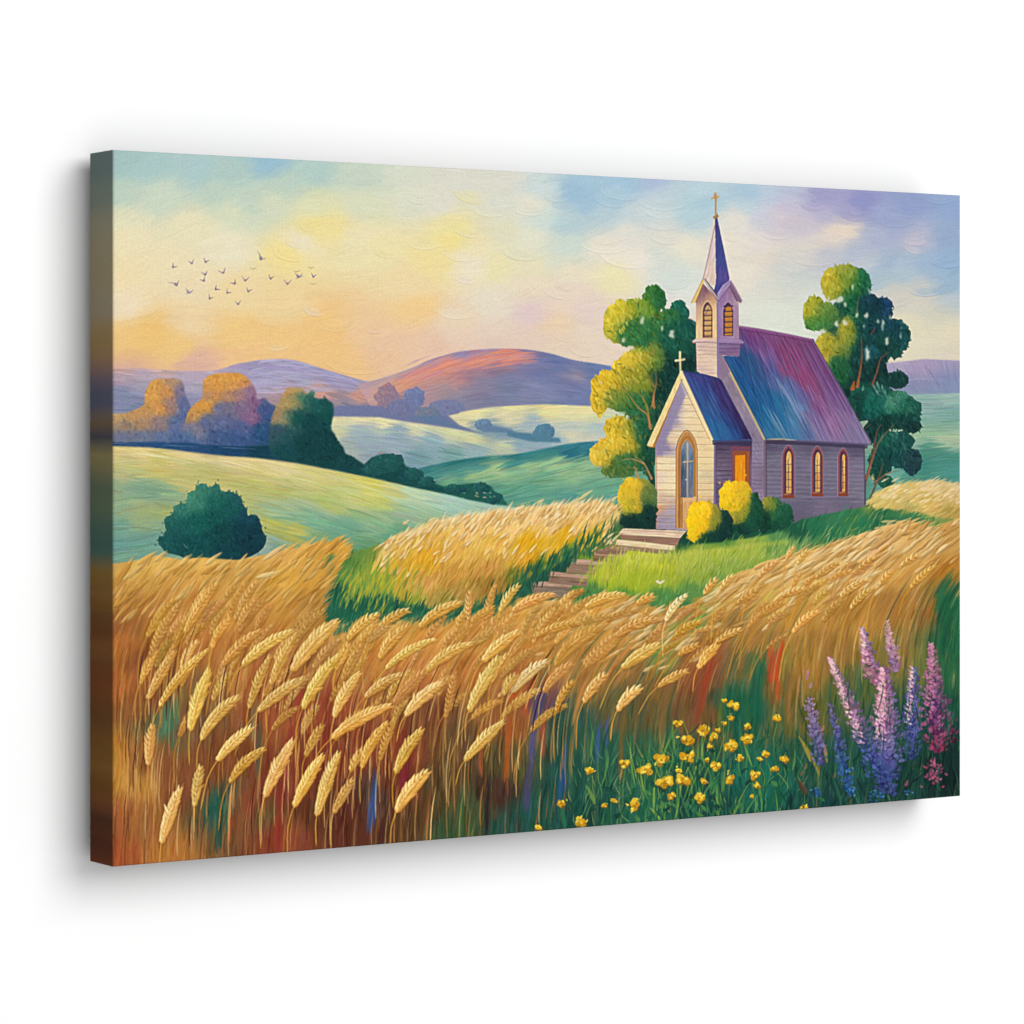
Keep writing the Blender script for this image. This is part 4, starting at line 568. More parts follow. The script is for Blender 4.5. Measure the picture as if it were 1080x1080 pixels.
# the great front wave of wheat
SOFT = []
WAVE = part('painted_wheat', None, 'great wave of golden wheat across the whole front of the picture')
FW = Field(T('''125,598,d0a860 150,596,dcb464 180,594,dcb468 210,592,e0b868 250,592,d8b068 300,588,dcb068 340,582,d8a858 355,590,d0a050 122,620,c49450 160,615,cca058 200,610,d0a058 250,612,cc9c54 300,610,d8a850 330,605,d0a04c 150,640,b07c44 200,640,c08848 250,640,cc9850 300,640,c8944c 330,640,b08448
125,680,b5763f 125,720,b4713a 125,800,c08a44 125,860,a8683a 125,900,a55a34 135,820,c8944c 140,660,a06c3c 160,660,a8743c 150,700,945c38 150,740,8c5a36 150,800,9a6638 150,870,a06a3c 170,900,b47a40 190,700,a46c3c 190,760,8a5c3c 178,760,4c7a58 195,720,8c6c44 200,830,8a5434 230,800,84502f 250,860,8a5a38 262,850,8c4c34 280,860,6c5a38 300,830,84402c 292,880,8c4830 330,850,6a3c26 370,860,5e3222 395,840,5a4038 215,660,b87840 240,700,b88048 260,680,b87c40 290,700,a86c40 235,850,20604c
420,830,743c26 430,870,5f4428 470,830,5c4a2c 500,850,4f5a34 520,840,4a2f26 350,790,86442c 420,790,86402c 350,740,9a5034 300,740,a05c38 330,700,b07c48 400,720,b07a44 370,690,c08c50 450,760,7a4c30 480,780,6c5434 510,740,94663c 540,800,5e5a36 550,760,a0653a 570,740,6c4c5c 600,760,2f5a48 600,820,1c5648 560,860,1e5a4c 640,800,27604a 700,790,2f6a4a 680,750,6a5c38
640,700,b07c44 600,700,b4834a 560,720,a8683c 700,690,a08048 740,710,905638 745,690,a06440 740,760,7c5c38 800,700,4c7a48 780,740,1f6848 820,720,8a6a38 850,700,a88040 880,690,98743c 900,720,5c6c3c 950,690,8f7a44 985,700,6c7440 1005,680,1f6c44 1005,640,1f7044 1005,620,8c7c44 1005,760,103c38 1000,820,0c302c 960,760,1c5444 900,800,1c5c4c 860,800,265c48 850,760,6c6a3a 800,820,157058 740,850,1a4c44 680,860,1f6a50 620,870,175048 950,830,14483c 900,850,134844 530,880,28584a 480,880,3c5a34 450,700,c08048 500,710,b4743c 420,660,cca058 380,660,d0a45c
400,690,c98a48 450,680,d0944c 500,670,d39c54 560,650,dcac60 560,680,c88c4c 620,650,d8a65c 650,660,cf9a54 690,655,b49450 720,650,98984c 760,640,c9a25c 800,635,d2ab62 850,605,dcb874 900,590,dcb87c 930,580,dcb880 800,600,dcb874 950,600,cfa05c 975,580,d0a868 1000,600,b8823c 980,640,a0763c 950,640,a87a40 900,650,b88a48 850,650,c49650 800,680,a87c44 770,660,a07c44 1008,575,c49c5c 860,680,a07840 690,720,88683c 650,740,6c6440 620,720,9c7440 780,700,7c6840'''), 2.7, 6)
TOP = [(110, 596), (140, 592), (165, 586), (190, 590), (215, 588), (250, 591), (285, 584), (320, 576), (358, 570), (366, 578), (352, 600), (343, 625), (338, 650), (350, 664), (372, 660), (400, 654), (440, 656), (480, 652), (520, 646), (545, 634), (560, 631), (600, 640), (640, 632), (680, 636), (704, 650), (730, 640), (760, 615), (790, 602), (820, 592), (850, 582), (890, 572), (920, 563), (940, 553), (965, 552), (985, 560), (1018, 545)]
RWV = TOP+[(1018, 925), (110, 925)]
CW = full(mask_of(RWV))
fill(RWV, FW, soft=1)
SOFT += [WAVE, WB]
def fa(x, y):
    base = float(np.interp(x, [120, 250, 400, 560, 700, 850, 1010], [640, 660, 690, 690, 690, 620, 600])); k = np.clip((y-base+30)/110, 0, 1); up = float(np.interp(x, [120, 300, 500, 700, 900], [55, 52, 44, 38, 36]))
    return up+(86-up)*k
hatch(RWV, 3000, fa, 40, 3.4, FW, .04, .7, .7, .5, relabel=True, spread=5, bend=-14, clip=CW)
hatch(RWV, 5200, fa, 26, 1.8, FW, .06, .75, .6, .7, relabel=True, spread=6, bend=-14, clip=CW, sat=.025)
# long coloured stems
def stem(x, y, L, c, w=1.3, a=.8, lean=0, bend=-16): stroke(curve(x, y, fa(x, y)+lean, L, bend, 4), w, c, None, a, .5, .9, CW, (.2, .3))
for k in range(520):
    x = rng.uniform(122, 1010); y = rng.uniform(690, 900)-(x > 600)*rng.uniform(0, 60)
    if x < 560: c = rng.choice(['#d09c5c', '#b87c44', '#e0b878', '#5c3424', '#7c4028', '#c08850', '#4a2c20', '#a85c38', '#8c4830'])
    elif x < 840: c = rng.choice(['#5c7c48', '#2c6c50', '#144c40', '#8c7c44', '#1c5c48', '#a08c54', '#3c7450'])
    else: c = rng.choice(['#1c5c44', '#0f4038', '#7c7840', '#2c6848', '#a08848', '#0c3834'])
    stem(x, y, rng.uniform(30, 90), c, rng.uniform(.8, 2.2), .6)
for k in range(420):
    x = rng.uniform(122, 1010); y = rng.uniform(605, 720); 
    if CW[int((y-OY)*S), int((x-OX)*S)] > .5 and x > 0: stem(x, y, rng.uniform(20, 46), rng.choice(['#ecc888', '#dcb068', '#b87c40', '#e8c07c', '#a06c3c', '#d09850']), rng.uniform(.8, 1.8), .6)
for x, y, L, c, w in [(396, 842, 62, '#3058a0', 6), (391, 862, 40, '#3c68b4', 4), (298, 860, 90, '#8c3428', 7), (292, 880, 60, '#984030', 4), (305, 790, 60, '#98443c', 8), (244, 862, 60, '#c05c34', 7), (232, 870, 60, '#14584c', 5), (241, 856, 40, '#28704c', 4), (320, 740, 60, '#9c4838', 9), (345, 760, 70, '#8c4030', 8), (430, 800, 70, '#7c2c34', 9), (425, 830, 60, '#8c3440', 6), (405, 880, 60, '#4c2820', 9), (516, 850, 70, '#2c2422', 7), (487, 860, 70, '#3c6c40', 6), (536, 790, 80, '#c0602c', 5), (508, 790, 70, '#a8603c', 5),
                   (569, 752, 60, '#54508c', 9), (564, 775, 60, '#5c588c', 7), (558, 830, 70, '#504c74', 7), (596, 810, 60, '#24509c', 3.5), (591, 830, 40, '#2c5ca8', 3), (632, 785, 46, '#3c5cb0', 4), (640, 765, 30, '#4c64b8', 3), (575, 770, 60, '#b0543c', 4), (612, 745, 60, '#d09050', 4), (604, 795, 70, '#b88848', 3), (745, 720, 70, '#a04830', 9), (738, 745, 60, '#8c4c34', 6), (822, 690, 50, '#d04c28', 5), (815, 705, 42, '#c0482c', 5), (820, 722, 30, '#d0542c', 4), (812, 690, 30, '#d85030', 3), (184, 760, 50, '#447c58', 9), (190, 745, 40, '#5c8058', 6), (268, 760, 50, '#7c7458', 6), (275, 790, 60, '#5c5c48', 6),
                   (178, 800, 70, '#8c5434', 5), (560, 740, 60, '#c05c34', 5), (548, 720, 50, '#c4602c', 6), (660, 780, 90, '#7c6438', 6), (700, 760, 80, '#8c6c40', 6), (680, 800, 70, '#4c6c40', 6), (760, 760, 70, '#6c7c3c', 5), (716, 750, 70, '#785038', 5), (800, 730, 80, '#14684c', 9), (780, 760, 70, '#0f6048', 8), (835, 740, 70, '#9c7440', 6), (812, 640, 40, '#a8b844', 2)]:
    for k in range(3): stem(x+rng.normal(0, w*.25), y+rng.normal(0, 4), L*rng.uniform(.7, 1), c, w*.6, .8)
for x, y, L in [(140, 790, 130), (147, 800, 120), (168, 800, 120), (190, 800, 90), (165, 860, 90), (205, 860, 80), (485, 790, 150), (476, 830, 120), (460, 790, 100), (440, 860, 60), (372, 790, 60), (360, 760, 60), (520, 700, 60), (480, 700, 70), (600, 780, 100), (620, 770, 80), (646, 762, 40), (420, 700, 70), (505, 655, 60), (860, 640, 60), (850, 700, 90), (842, 740, 60), (890, 690, 60), (820, 700, 60), (700, 800, 60), (655, 830, 50), (300, 840, 60), (308, 880, 50), (345, 880, 50)]:
    stem(x, y, L, rng.choice(['#dcb078', '#e0bc84', '#d0a068']), 1.2, .85)
TE = TOP[6:]
for k in range(900):
    i = rng.integers(0, len(TE)-1); f = rng.random(); x = TE[i][0]*(1-f)+TE[i+1][0]*f; y = TE[i][1]*(1-f)+TE[i+1][1]*f+rng.uniform(-3, 9)
    g = fa(x, y)-12+rng.normal(0, 8); c = FW.at(min(x, 1008), y+4)[0]+rng.normal(0.02, .05)+[.02, .01, 0]
    stroke(curve(x, y, g, rng.uniform(10, 24), -14, 3), rng.uniform(1.2, 3), c, None, .8, .6, .9, None, (.2, .7))
for k in range(260):
    i = rng.integers(4, 13); f = rng.random(); x = TOP[i+6][0] if 0 else TE[min(i, len(TE)-2)][0]*(1-f)+TE[min(i, len(TE)-2)+1][0]*f
    if not 345 < x < 770: continue
    y = float(np.interp(x, [p[0] for p in TE[4:]], [p[1] for p in TE[4:]]))+rng.uniform(-12, 3); stroke(curve(x, y, 66+rng.normal(0, 10), rng.uniform(8, 18), -14, 3), 1.8, GF.at(x, y-8)[0]+rng.normal(0, .04), None, .8, .5, .7, None, (.2, .7))
# green showing through above the wave at the right
for k in range(150):
    x = rng.uniform(690, 760); y = 690-(x-690)*.9+rng.normal(0, 12); stem(x, y, rng.uniform(14, 30), rng.choice(['#5c9c50', '#3c8c54', '#8cb04c', '#b8b850']), 1.6, .6)
for k in range(150): stem(rng.uniform(990, 1013), rng.uniform(615, 760), rng.uniform(20, 40), rng.choice(['#1c6c44', '#14603c', '#2c7c4c', '#0f4c3c']), 2.6, .6)
rework([WAVE], 2200, fa, 22, 2.0, .03, 3, .55, -14, 6, .7, None, .35)
# soft heads in the upper wave
def softhead(x, y, g, L, w, c):
    P = curve(x, y, g, L, -10, 3); stroke(P+[.6, 1.3], w, np.array(hx(c))*.72, None, .55, .5, .3, None, (.3, .5)); stroke(P, w*.85, c, None, .85, .6, 1.5, None, (.3, .5)); stroke(P+[-.4, -.6], w*.3, np.minimum(hx(c)+.05, 1), None, .6, .4, 1.8, None, (.3, .5))
EDGE = lambda x: float(np.interp(x, [p[0] for p in TOP[:9]+TOP[13:]], [p[1] for p in TOP[:9]+TOP[13:]]))
HD = []
for k in range(520):
    if k % 4 == 0: x = rng.uniform(122, 355); d = rng.uniform(-3, 1)**1*1.0 if k % 2 else rng.uniform(0, 60)
    else: x = rng.uniform(560, 1010); d = rng.uniform(-4, 75)*rng.uniform(.1, 1)
    y = EDGE(x)+d; HD.append((y, x))
for y, x in sorted(HD):
    c = rng.choice(['#e4c48c', '#dcb478', '#d0a464', '#ecd09c', '#cc9850', '#d8ac6c']) if x > 560 else rng.choice(['#dcb068', '#d4a454', '#e0bc78', '#c89448'])
    softhead(x, y, rng.normal(float(np.interp(x, [120, 350, 560, 1010], [48, 44, 24, 40])), 8), rng.uniform(12, 26), rng.uniform(2.2, 4.6), c)
for x, y, g, L in [(125+12*i, 0, 30, 0) for i in range(0)]: pass
for x, y, g, L, c in [(155, 588, 32, 26, 'e0b868'), (170, 586, 38, 18, 'e4bc74'), (180, 594, 36, 18, 'dcb060'), (196, 590, 40, 18, 'e8c07c'), (225, 589, 36, 22, 'e8c888'), (290, 582, 34, 30, 'e8cc98'), (318, 583, 38, 30, 'dcac58'), (335, 578, 44, 30, 'dca858'), (350, 575, 48, 22, 'd89c48'), (352, 592, 42, 28, 'd8a858'), (300, 600, 36, 34, 'e4b868'), (282, 606, 14, 24, 'ecd4a0'), (330, 600, 50, 34, 'd8a85c'), (345, 604, 46, 24, 'd49c4c'), (260, 598, 40, 30, 'dcb46c')]:
    softhead(x, y, g, L, 4.6, '#'+c)
# wheat ears, each with its husks in two rows
EARS = '''158,692,192,633,9,1 195,667,230,615,12,2 251,660,270,632,9,1 234,702,275,666,12,2 156,737,184,688,12,2 168,745,220,686,11,3 200,770,220,708,15,3 212,780,252,736,14,3 156,807,161,765,12,2 229,802,265,768,13,3 242,825,280,790,12,2 205,850,212,808,12,2 170,889,190,832,14,3 262,747,285,692,11,2 255,702,308,666,13,3
285,722,310,672,12,2 330,705,360,675,10,1 308,707,355,657,18,3 272,750,320,716,13,3 319,747,357,692,14,3 361,717,382,680,11,1 352,757,380,710,13,3 366,675,400,648,11,3 387,677,410,660,10,1 400,662,432,644,11,3 400,695,432,660,13,2 407,705,460,675,10,3 385,735,422,712,12,3 415,742,447,710,14,1 427,755,465,722,14,3 442,662,487,637,13,3 494,654,496,622,8,2 497,656,522,641,9,1 527,645,548,617,10,3 450,707,497,680,13,3
470,757,482,707,9,1 509,697,545,668,14,3 494,750,525,695,14,3 400,802,417,757,10,1 381,810,410,762,12,2 350,778,412,745,14,3 417,815,445,770,14,3 418,856,451,815,16,3 287,770,315,747,9,1 322,797,340,765,11,1 279,840,309,782,15,3 310,850,340,798,14,3 334,860,357,795,14,3 352,857,372,822,11,1 490,802,531,762,13,3 531,732,545,712,12,2
540,645,585,628,11,2 617,641,660,628,11,3 671,637,690,628,10,2 640,655,672,645,9,1 565,671,612,658,10,2 649,671,695,654,12,2 585,702,630,665,16,1 600,660,645,650,9,1 656,705,695,681,14,3 540,730,577,698,13,4 573,730,605,700,12,1 586,750,606,718,9,2 615,741,639,711,12,3 651,749,675,726,13,3 694,724,725,708,10,2 702,655,726,627,9,4 712,670,740,656,9,2 715,691,737,680,9,2 736,705,757,680,12,2 755,677,782,664,9,3
742,627,757,610,9,3 760,622,775,607,8,3 777,637,800,622,9,2 800,609,822,591,8,2 825,629,850,621,8,3 829,590,838,577,6,3 841,595,853,580,7,3 836,667,865,645,9,2 886,630,917,612,9,3 897,642,923,620,8,3 927,617,941,602,7,3 950,597,970,585,7,3 960,620,987,597,8,2 868,655,890,632,9,1 800,650,826,636,10,1 860,610,885,594,8,2 905,600,925,588,7,2'''
TONE = {1: ('#8c5c30', '#bc8c48', '#d4a864'), 2: ('#8c5c30', '#cc9444', '#e8c480'), 3: ('#8c5c2c', '#d4a04c', '#f2d898'), 4: ('#94743c', '#dcc07c', '#f6e8bc')}
def ear(x0, y0, x1, y1, w, tone):
    v_ = rng.normal(0, .018, 3)*[.6, .5, .9]+rng.normal(0, .02); dk, md, lt = [hx(c)+v_ for c in TONE[tone]]; dx, dy = x1-x0, y1-y0; L = np.hypot(dx, dy); g = np.degrees(np.arctan2(-dy, dx)); w *= .86
    sag = rng.uniform(8, 20) if g < 60 else 6; n = 12; t = np.linspace(0, 1, n+1); th = np.radians(g-sag*(t-.5)*2)
    ax = x0+np.concatenate([[0], np.cumsum(np.cos(th[:-1])*L/n)]); ay = y0-np.concatenate([[0], np.cumsum(np.sin(th[:-1])*L/n)])
    P = np.stack([ax, ay], 1)[::3]; k = rng.uniform(24, 60); gb = np.radians(min(g+sag+8, 88)); g2 = np.radians(min(g+sag+24, 92))
    q1 = (x0-np.cos(gb)*k*.4, y0+np.sin(gb)*k*.4); q2 = (q1[0]-np.cos(g2)*k*.6, q1[1]+np.sin(g2)*k*.6)
    stroke(smooth([q2, q1, (x0, y0)], False, 3), 1.4, md, None, .85, .3, .9, CW, (.2, .05))
    stroke(P+[w*.16, w*.24], w*1.05, dk*.85, None, .28, .3, .1, None, (.5, .7)); stroke(P, w*.66, dk*.3+md*.6, md, .85, .4, .5, None, (.35, .7))
    m = max(int(round(L/5.2)), 4); hl = min(max(w*.72, 5), 11)
    for i in range(m-1, -1, -1):
        u = (i+.15)/m; e = np.sin(np.pi*min(max(u*.86+.12, 0), 1))**.85; j = u*n; a = min(int(j), n-1); f = j-a
        px = ax[a]*(1-f)+ax[a+1]*f; py = ay[a]*(1-f)+ay[a+1]*f; gg0 = g-sag*(u-.5)*2; c_, s_ = np.cos(np.radians(gg0)), np.sin(np.radians(gg0))
        for sd, off, dg, cc in ((-1, .30, -27, .22), (1, .30, 27, 1.0), (0, .0, rng.normal(0, 6), .72)):
            nx, ny = -s_*off*w*e*sd, -c_*off*w*e*sd; sh = hl*(.42 if sd else .2)*(1 if sd else 1)
            cx, cy = px+nx+c_*sh, py+ny-s_*sh; c = md*(1-cc)+lt*cc+rng.normal(0, .04)+rng.normal(0, .008, 3); gg = gg0+dg*e+rng.normal(0, 8); l = hl*(1.25 if sd else .9)*(.55+.5*e)*rng.uniform(.8, 1.35); ww = w*(.36 if sd else .3)*(.6+.4*e)
            stroke(curve(cx+.35, cy+.5, gg, l*1.08, -sd*22, 3), ww*1.25, dk*.5+md*.55, dk*.4+md*.65, .6, .2, .4, None, (.35, .8))
            stroke(curve(cx, cy, gg, l, -sd*22, 3), ww, md*.5+c*.5, c, .95, .45, 1.8, None, (.35, .8))
            stroke(curve(cx-.3, cy-.4, gg, l*.6, -sd*22, 2), ww*.35, np.minimum(c+.07, 1), None, .7, .2, 2.1, None, (.3, .6))
            if rng.random() < .55 and u > .3: stroke(curve(cx+c_*l*.6, cy-s_*l*.6, gg, l*.8, 0, 2), .7, lt*.92, None, .6, .2, .8, None, (.05, .9))
CUR[0] = WAVE; UND = []
for k in range(150):
    x = rng.uniform(135, 640) if k < 110 else rng.uniform(640, 900); y = float(np.interp(x, [135, 250, 350, 450, 560, 640, 760, 900], [655, 650, 672, 668, 655, 650, 640, 600]))+rng.uniform(0, 150 if x < 560 else 60)*rng.uniform(.2, 1)
    g = np.radians(float(np.interp(x, [120, 300, 500, 700, 900], [58, 55, 46, 36, 34]))+rng.normal(0, 9)); L = rng.uniform(28, 50) if x < 640 else rng.uniform(18, 30); UND.append((x, y, x+np.cos(g)*L, y-np.sin(g)*L, rng.uniform(7.5, 11.5) if x < 640 else rng.uniform(5, 8)))
for u in sorted(UND, key=lambda e: e[1]): ear(*u, 1 if rng.random() < .7 else 2)
rework([WAVE], 1500, fa, 16, 1.5, .035, 1, .5, -14, 7, .8, (116, 600, 900, 800), .3)
for k in range(260):
    x = rng.uniform(125, 600); y = rng.uniform(690, 880); stem(x, y, rng.uniform(30, 80), rng.choice(['#e0b478', '#c88c50', '#e8c48c', '#4c2a1c', '#38221a', '#a8683c']), rng.uniform(.7, 1.5), .75)
E = sorted([tuple(float(v) for v in q.split(',')) for q in EARS.split()], key=lambda e: e[1])
for e in E:
    SOFT.append(part('wheat_ear')); ear(*e[:5], int(e[5]))
# ------------------------------------------------------------------ flowers
GR2 = part('painted_grass', None, 'dark green leaves under the yellow and purple flowers')
FG = Field(T('560,880,1a5448 600,860,185448 640,850,1f6448 680,850,237050 720,850,1c5c48 760,850,17504a 800,850,0f5c4c 820,830,14684c 840,850,0f3c3c 880,840,144c44 920,850,0f4440 960,840,113c38 1000,830,0c2c2c 680,820,2f7048 720,800,1f6048 760,800,1f5c50 800,800,1c7454 780,770,1f6c4c 700,780,3c6c44 900,800,1c5448 960,780,164c40 1005,790,0c3430 860,820,1c5444'))
RFL = [(560, 925), (575, 870), (620, 830), (670, 805), (700, 780), (760, 760), (830, 770), (870, 790), (950, 770), (1018, 760), (1018, 925)]
hatch(RFL, 1300, lambda x, y: 80, 16, 2.6, FG, .03, .65, .6, .7, relabel=True, spread=20, bend=14, clip=CW)
for k in range(200):
    x = rng.uniform(600, 850); y = rng.uniform(790, 885); stroke(curve(x, y, rng.normal(85, 22), rng.uniform(8, 26), rng.normal(0, 25), 3), rng.uniform(.7, 1.4), rng.choice(['#4c9058', '#6ca858', '#8cb45c', '#2f8058', '#a8b060']), None, .75, .3, 1.2)
for x, y, L, w, g, c in [(593, 862, 26, 5, 100, '2f8458'), (622, 838, 22, 5, 115, '6ca04c'), (728, 852, 14, 5, 130, '3c8c58'), (775, 845, 30, 4, 60, '1f7454'), (700, 850, 18, 3, 130, '8ca848'), (690, 858, 18, 3, 130, '9cb04c'), (810, 850, 40, 9, 75, '177454'), (818, 835, 40, 8, 95, '146c4c'), (800, 820, 40, 5, 100, '2c8458'), (762, 820, 30, 4, 85, '6c9c4c'), (750, 860, 26, 4, 70, '2f8058'), (670, 860, 24, 5, 110, '2c7c58'), (640, 868, 30, 6, 80, '28704c'), (640, 860, 30, 4, 95, '1c6848'), (845, 860, 30, 6, 100, '0f504c'), (905, 850, 30, 4, 110, '3c7c58'), (880, 830, 40, 3, 110, '2c7054'), (992, 850, 20, 10, 110, '145c4c'), (935, 840, 30, 2, 120, '4c8464'), (855, 800, 40, 4, 115, '9c9040'), (848, 790, 30, 4, 115, 'b09c3c'), (868, 790, 30, 4, 105, 'b8923c'), (845, 830, 18, 7, 120, '6c4c34')]:
    for k in range(2): stroke(curve(x+k, y, g, L, 16, 4), w*.8, '#'+c, None, .85, .4, 1)
for x, y0, y1 in [(770, 745, 800), (712, 770, 830), (737, 780, 850), (752, 785, 850), (789, 780, 830), (771, 800, 850), (625, 815, 850), (660, 808, 850), (680, 815, 850), (700, 805, 860), (820, 760, 800), (763, 760, 830), (826, 805, 830)]: stroke([(x, y0), (x+rng.normal(0, 2), (y0+y1)/2), (x-3, y1)], 1.2, '#6ca058', None, .8, .3, 1.2)
for k in range(150):
    x = rng.normal(735, 48); y = rng.uniform(775, 872); stroke(curve(x, y, rng.normal(88, 14), rng.uniform(22, 55), rng.normal(0, 22), 4), rng.uniform(1.2, 2.6), rng.choice(['#2f8454', '#3f9458', '#1f6c4c', '#6ca84c', '#186048', '#8cb44c']), None, .8, .4, 1.2, CW)
for k in range(70):
    x = rng.normal(735, 50); y = rng.uniform(790, 870); stroke(curve(x, y, rng.choice([40, 140])+rng.normal(0, 18), rng.uniform(6, 13), rng.normal(0, 40), 3), rng.uniform(3, 6), rng.choice(['#3c8c50', '#1f6c4c', '#14584a', '#5c9c4c', '#0f4c40', '#1c6c50']), None, .85, .4, 1.4, CW)
FLW = '''622,813,5 659,805,5.5 680,811,7.5 697,801,7 701,824,8 720,821,8.5 708,839,5 714,762,4.5 723,780,7 725,798,7 741,770,6.5 752,777,4.5 748,787,3 763,739,3 773,744,5.5 771,757,3 764,763,2.8 771,786,7.5 788,766,4 788,779,6 753,808,6 769,822,5.5 737,841,6 668,849,7 592,847,4.5 611,867,6.5 796,817,6 820,757,4.5 807,795,3.8 826,801,4.5 817,811,4 801,800,2.8 745,801,2.6 648,844,3.4 637,849,3 567,872,4 848,851,4 799,828,3.6 757,770,2.6 793,840,2.6 716,812,4 742,824,4 781,799,4'''
for q in FLW.split():
    x, y, r = [float(v) for v in q.split(',')]; r *= 1.4; part('yellow_flower')
    for k in range(8):
        g = rng.uniform(0, 360); d = r*rng.uniform(.1, .6); px, py = x+np.cos(np.radians(g))*d*1.1, y-np.sin(np.radians(g))*d*.8
        stroke(curve(px+.5, py+1, g, r*.6, 0, 2), r*.6, '#a0701c', None, .75, .3, .8, None, (.2, .2)); stroke(curve(px, py, g+rng.normal(0, 40), r*.62, rng.normal(0, 30), 2), r*.52, rng.choice(['#f0b824', '#f8c830', '#e8b020', '#fcd440', '#e0a41c']), None, .95, .5, 2.2, None, (.2, .2))
    for k in range(4): stroke(curve(x+rng.normal(0, r*.35), y+rng.normal(-r*.1, r*.3), rng.uniform(0, 180), r*.45, 0, 2), r*.26, '#fcdc58', None, .85, .3, 2.6)
    stroke(curve(x, y+.5, 40, r*.3, 0, 2), r*.26, '#b8781c', None, .7)
SPK = [('pale pink flower spike leaning left over blue lower florets', (875, 694, 938, 838), 4, 19, ['#e0b8b8', '#d898a8', '#c888a8', '#b078a8', '#5c64bc', '#3c58b0', '#4c58a8'], 230),
       ('tall pink and violet flower spike at the middle of the cluster', (932, 704, 936, 824), 8, 21, ['#d878a8', '#d878a4', '#dc98b0', '#c878b0', '#9484c0', '#5c60b4', '#4454a4'], 300),
       ('slim pink flower spike rising behind the tallest one', (909, 662, 923, 722), 3, 13, ['#c0a8c0', '#c890b4', '#cc80a8', '#c88498', '#b8788c'], 90),
       ('pale rose flower spike standing highest between the wheat', (935, 654, 944, 708), 3, 8, ['#d8a890', '#d8a0a8', '#c88cac', '#b47cac'], 60),
       ('violet blue flower spike right of the tallest', (963, 704, 961, 800), 5, 13, ['#7c8cb8', '#8474c0', '#6c68bc', '#5460b0', '#34488c'], 130),
       ('magenta flower spike nearest the right edge', (982, 678, 990, 792), 3, 24, ['#d0a0b0', '#c8809c', '#b870a0', '#a85c98', '#b04c80', '#b83c68'], 190),
       ('faint lilac flower spike at the left of the cluster', (853, 736, 866, 806), 7, 11, ['#c098b8', '#9c80b4', '#7c70ac', '#5c60a0'], 80),
       ('thin blue flower spike beside the leaning pink one', (876, 742, 896, 838), 4, 9, ['#8c74a8', '#6c6cb4', '#4c60b0', '#3470b8', '#2c68b0'], 80)]
for nm, (x0, y0, x1, y1), w0, w1, cs, n in [SPK[i] for i in (3, 2, 6, 7, 4, 5, 1, 0)]:
    part('flower_spike', None, nm); w0 *= 1.25; w1 *= 1.3; n = int(n*1.2)
    for t in np.arange(0, 1, .02):
        j = t*(len(cs)-1); i = int(min(j, len(cs)-2)); c = hx(cs[i])*(1-(j-i))+hx(cs[i+1])*(j-i); w = (w0+(w1-w0)*min(t*1.5, 1))*(1 if t < .85 else 1-(t-.85)*3.2)
        stroke(curve(x0+(x1-x0)*t+rng.normal(0, .6), y0+(y1-y0)*t, rng.uniform(0, 180), w*.5, 0, 2), w*.4, c*np.array([.55, .58, .75]), None, .55, .5, .6, None, (.3, .3))
    n = int(n*1.35)
    for k in range(n):
        t = (k+rng.random())/n; w = (w0+(w1-w0)*min(t*1.5, 1))*(1 if t < .85 else 1-(t-.85)*3.2)*.5; u = rng.uniform(-1.45, 1.45)*rng.uniform(.3, 1)**.6; x = x0+(x1-x0)*t+u*w; y = y0+(y1-y0)*t
        j = t*(len(cs)-1); i = int(min(j, len(cs)-2)); c = hx(cs[i])*(1-(j-i))+hx(cs[i+1])*(j-i)
        if w1 > 16: c = c*(1-max(u, 0)*.45)+np.array([.30, .33, .68])*max(u, 0)*.45 if 'magenta' not in nm else c*(1-max(u, 0)*.2)
        c = c*.86+c.mean()*.12+rng.normal(0, .06)+rng.normal(0, .02, 3); r = rng.uniform(2.2, 4.4)*(.75+.5*min(t*2, 1))
        if rng.random() < .35: stroke(curve(x+.5, y+1, rng.uniform(120, 240) if u < 0 else rng.uniform(-60, 60), r*1.3, 0, 2), r*.8, '#1c3c48' if t > .5 else c*.6, None, .5, .3, .5)
        stroke(curve(x, y, rng.uniform(110, 170) if u < 0 else rng.uniform(10, 80), r*1.2, rng.normal(0, 30), 2), r*.75, c, None, .92, .5, 2.2, None, (.3, .4))
    if w1 > 16:
        for k in range(int(n*.3)):
            t = rng.uniform(0, .62); w = (w0+(w1-w0)*min(t*1.5, 1))*.5; stroke(curve(x0+(x1-x0)*t-w*rng.uniform(.1, 1), y0+(y1-y0)*t+rng.normal(0, 2), rng.uniform(120, 165), rng.uniform(2.5, 4.6), 20, 2), 2, rng.choice(['#f0c8cc', '#ecb4c4', '#e8a4bc', '#f0d0c8']) if 'magenta' not in nm else '#d080a4', None, .85, .5, 2.4)
part('flower_spike', None, 'low rose pink blossom at the foot of the magenta spike')
for k in range(70): stroke(curve(rng.normal(986, 5)-(0), rng.normal(815, 7), rng.uniform(20, 150), 3.6, 20, 2), 2.4, rng.choice(['#b84c74', '#c4607c', '#a04878', '#c87c90', '#7c3c68']), None, .9, .5, 2)
stroke(curve(985, 803, 80, 10, 0, 2), 3, '#c86c88', None, .9, .5, 2)
for cx, cy, n, s in [(861, 836, 22, 3.4), (895, 812, 10, 3), (896, 833, 18, 3.4), (925, 838, 24, 5), (958, 836, 7, 3)]:
    part('blue_flower')
    for k in range(n): stroke(curve(rng.normal(cx, s), rng.normal(cy, s*.8), rng.uniform(0, 180), 3.2, 0, 2), 2.2, rng.choice(['#2c70b8', '#3c84c4', '#3c60b0', '#2c5ca0', '#60a0d0']), None, .85, .5, 2)
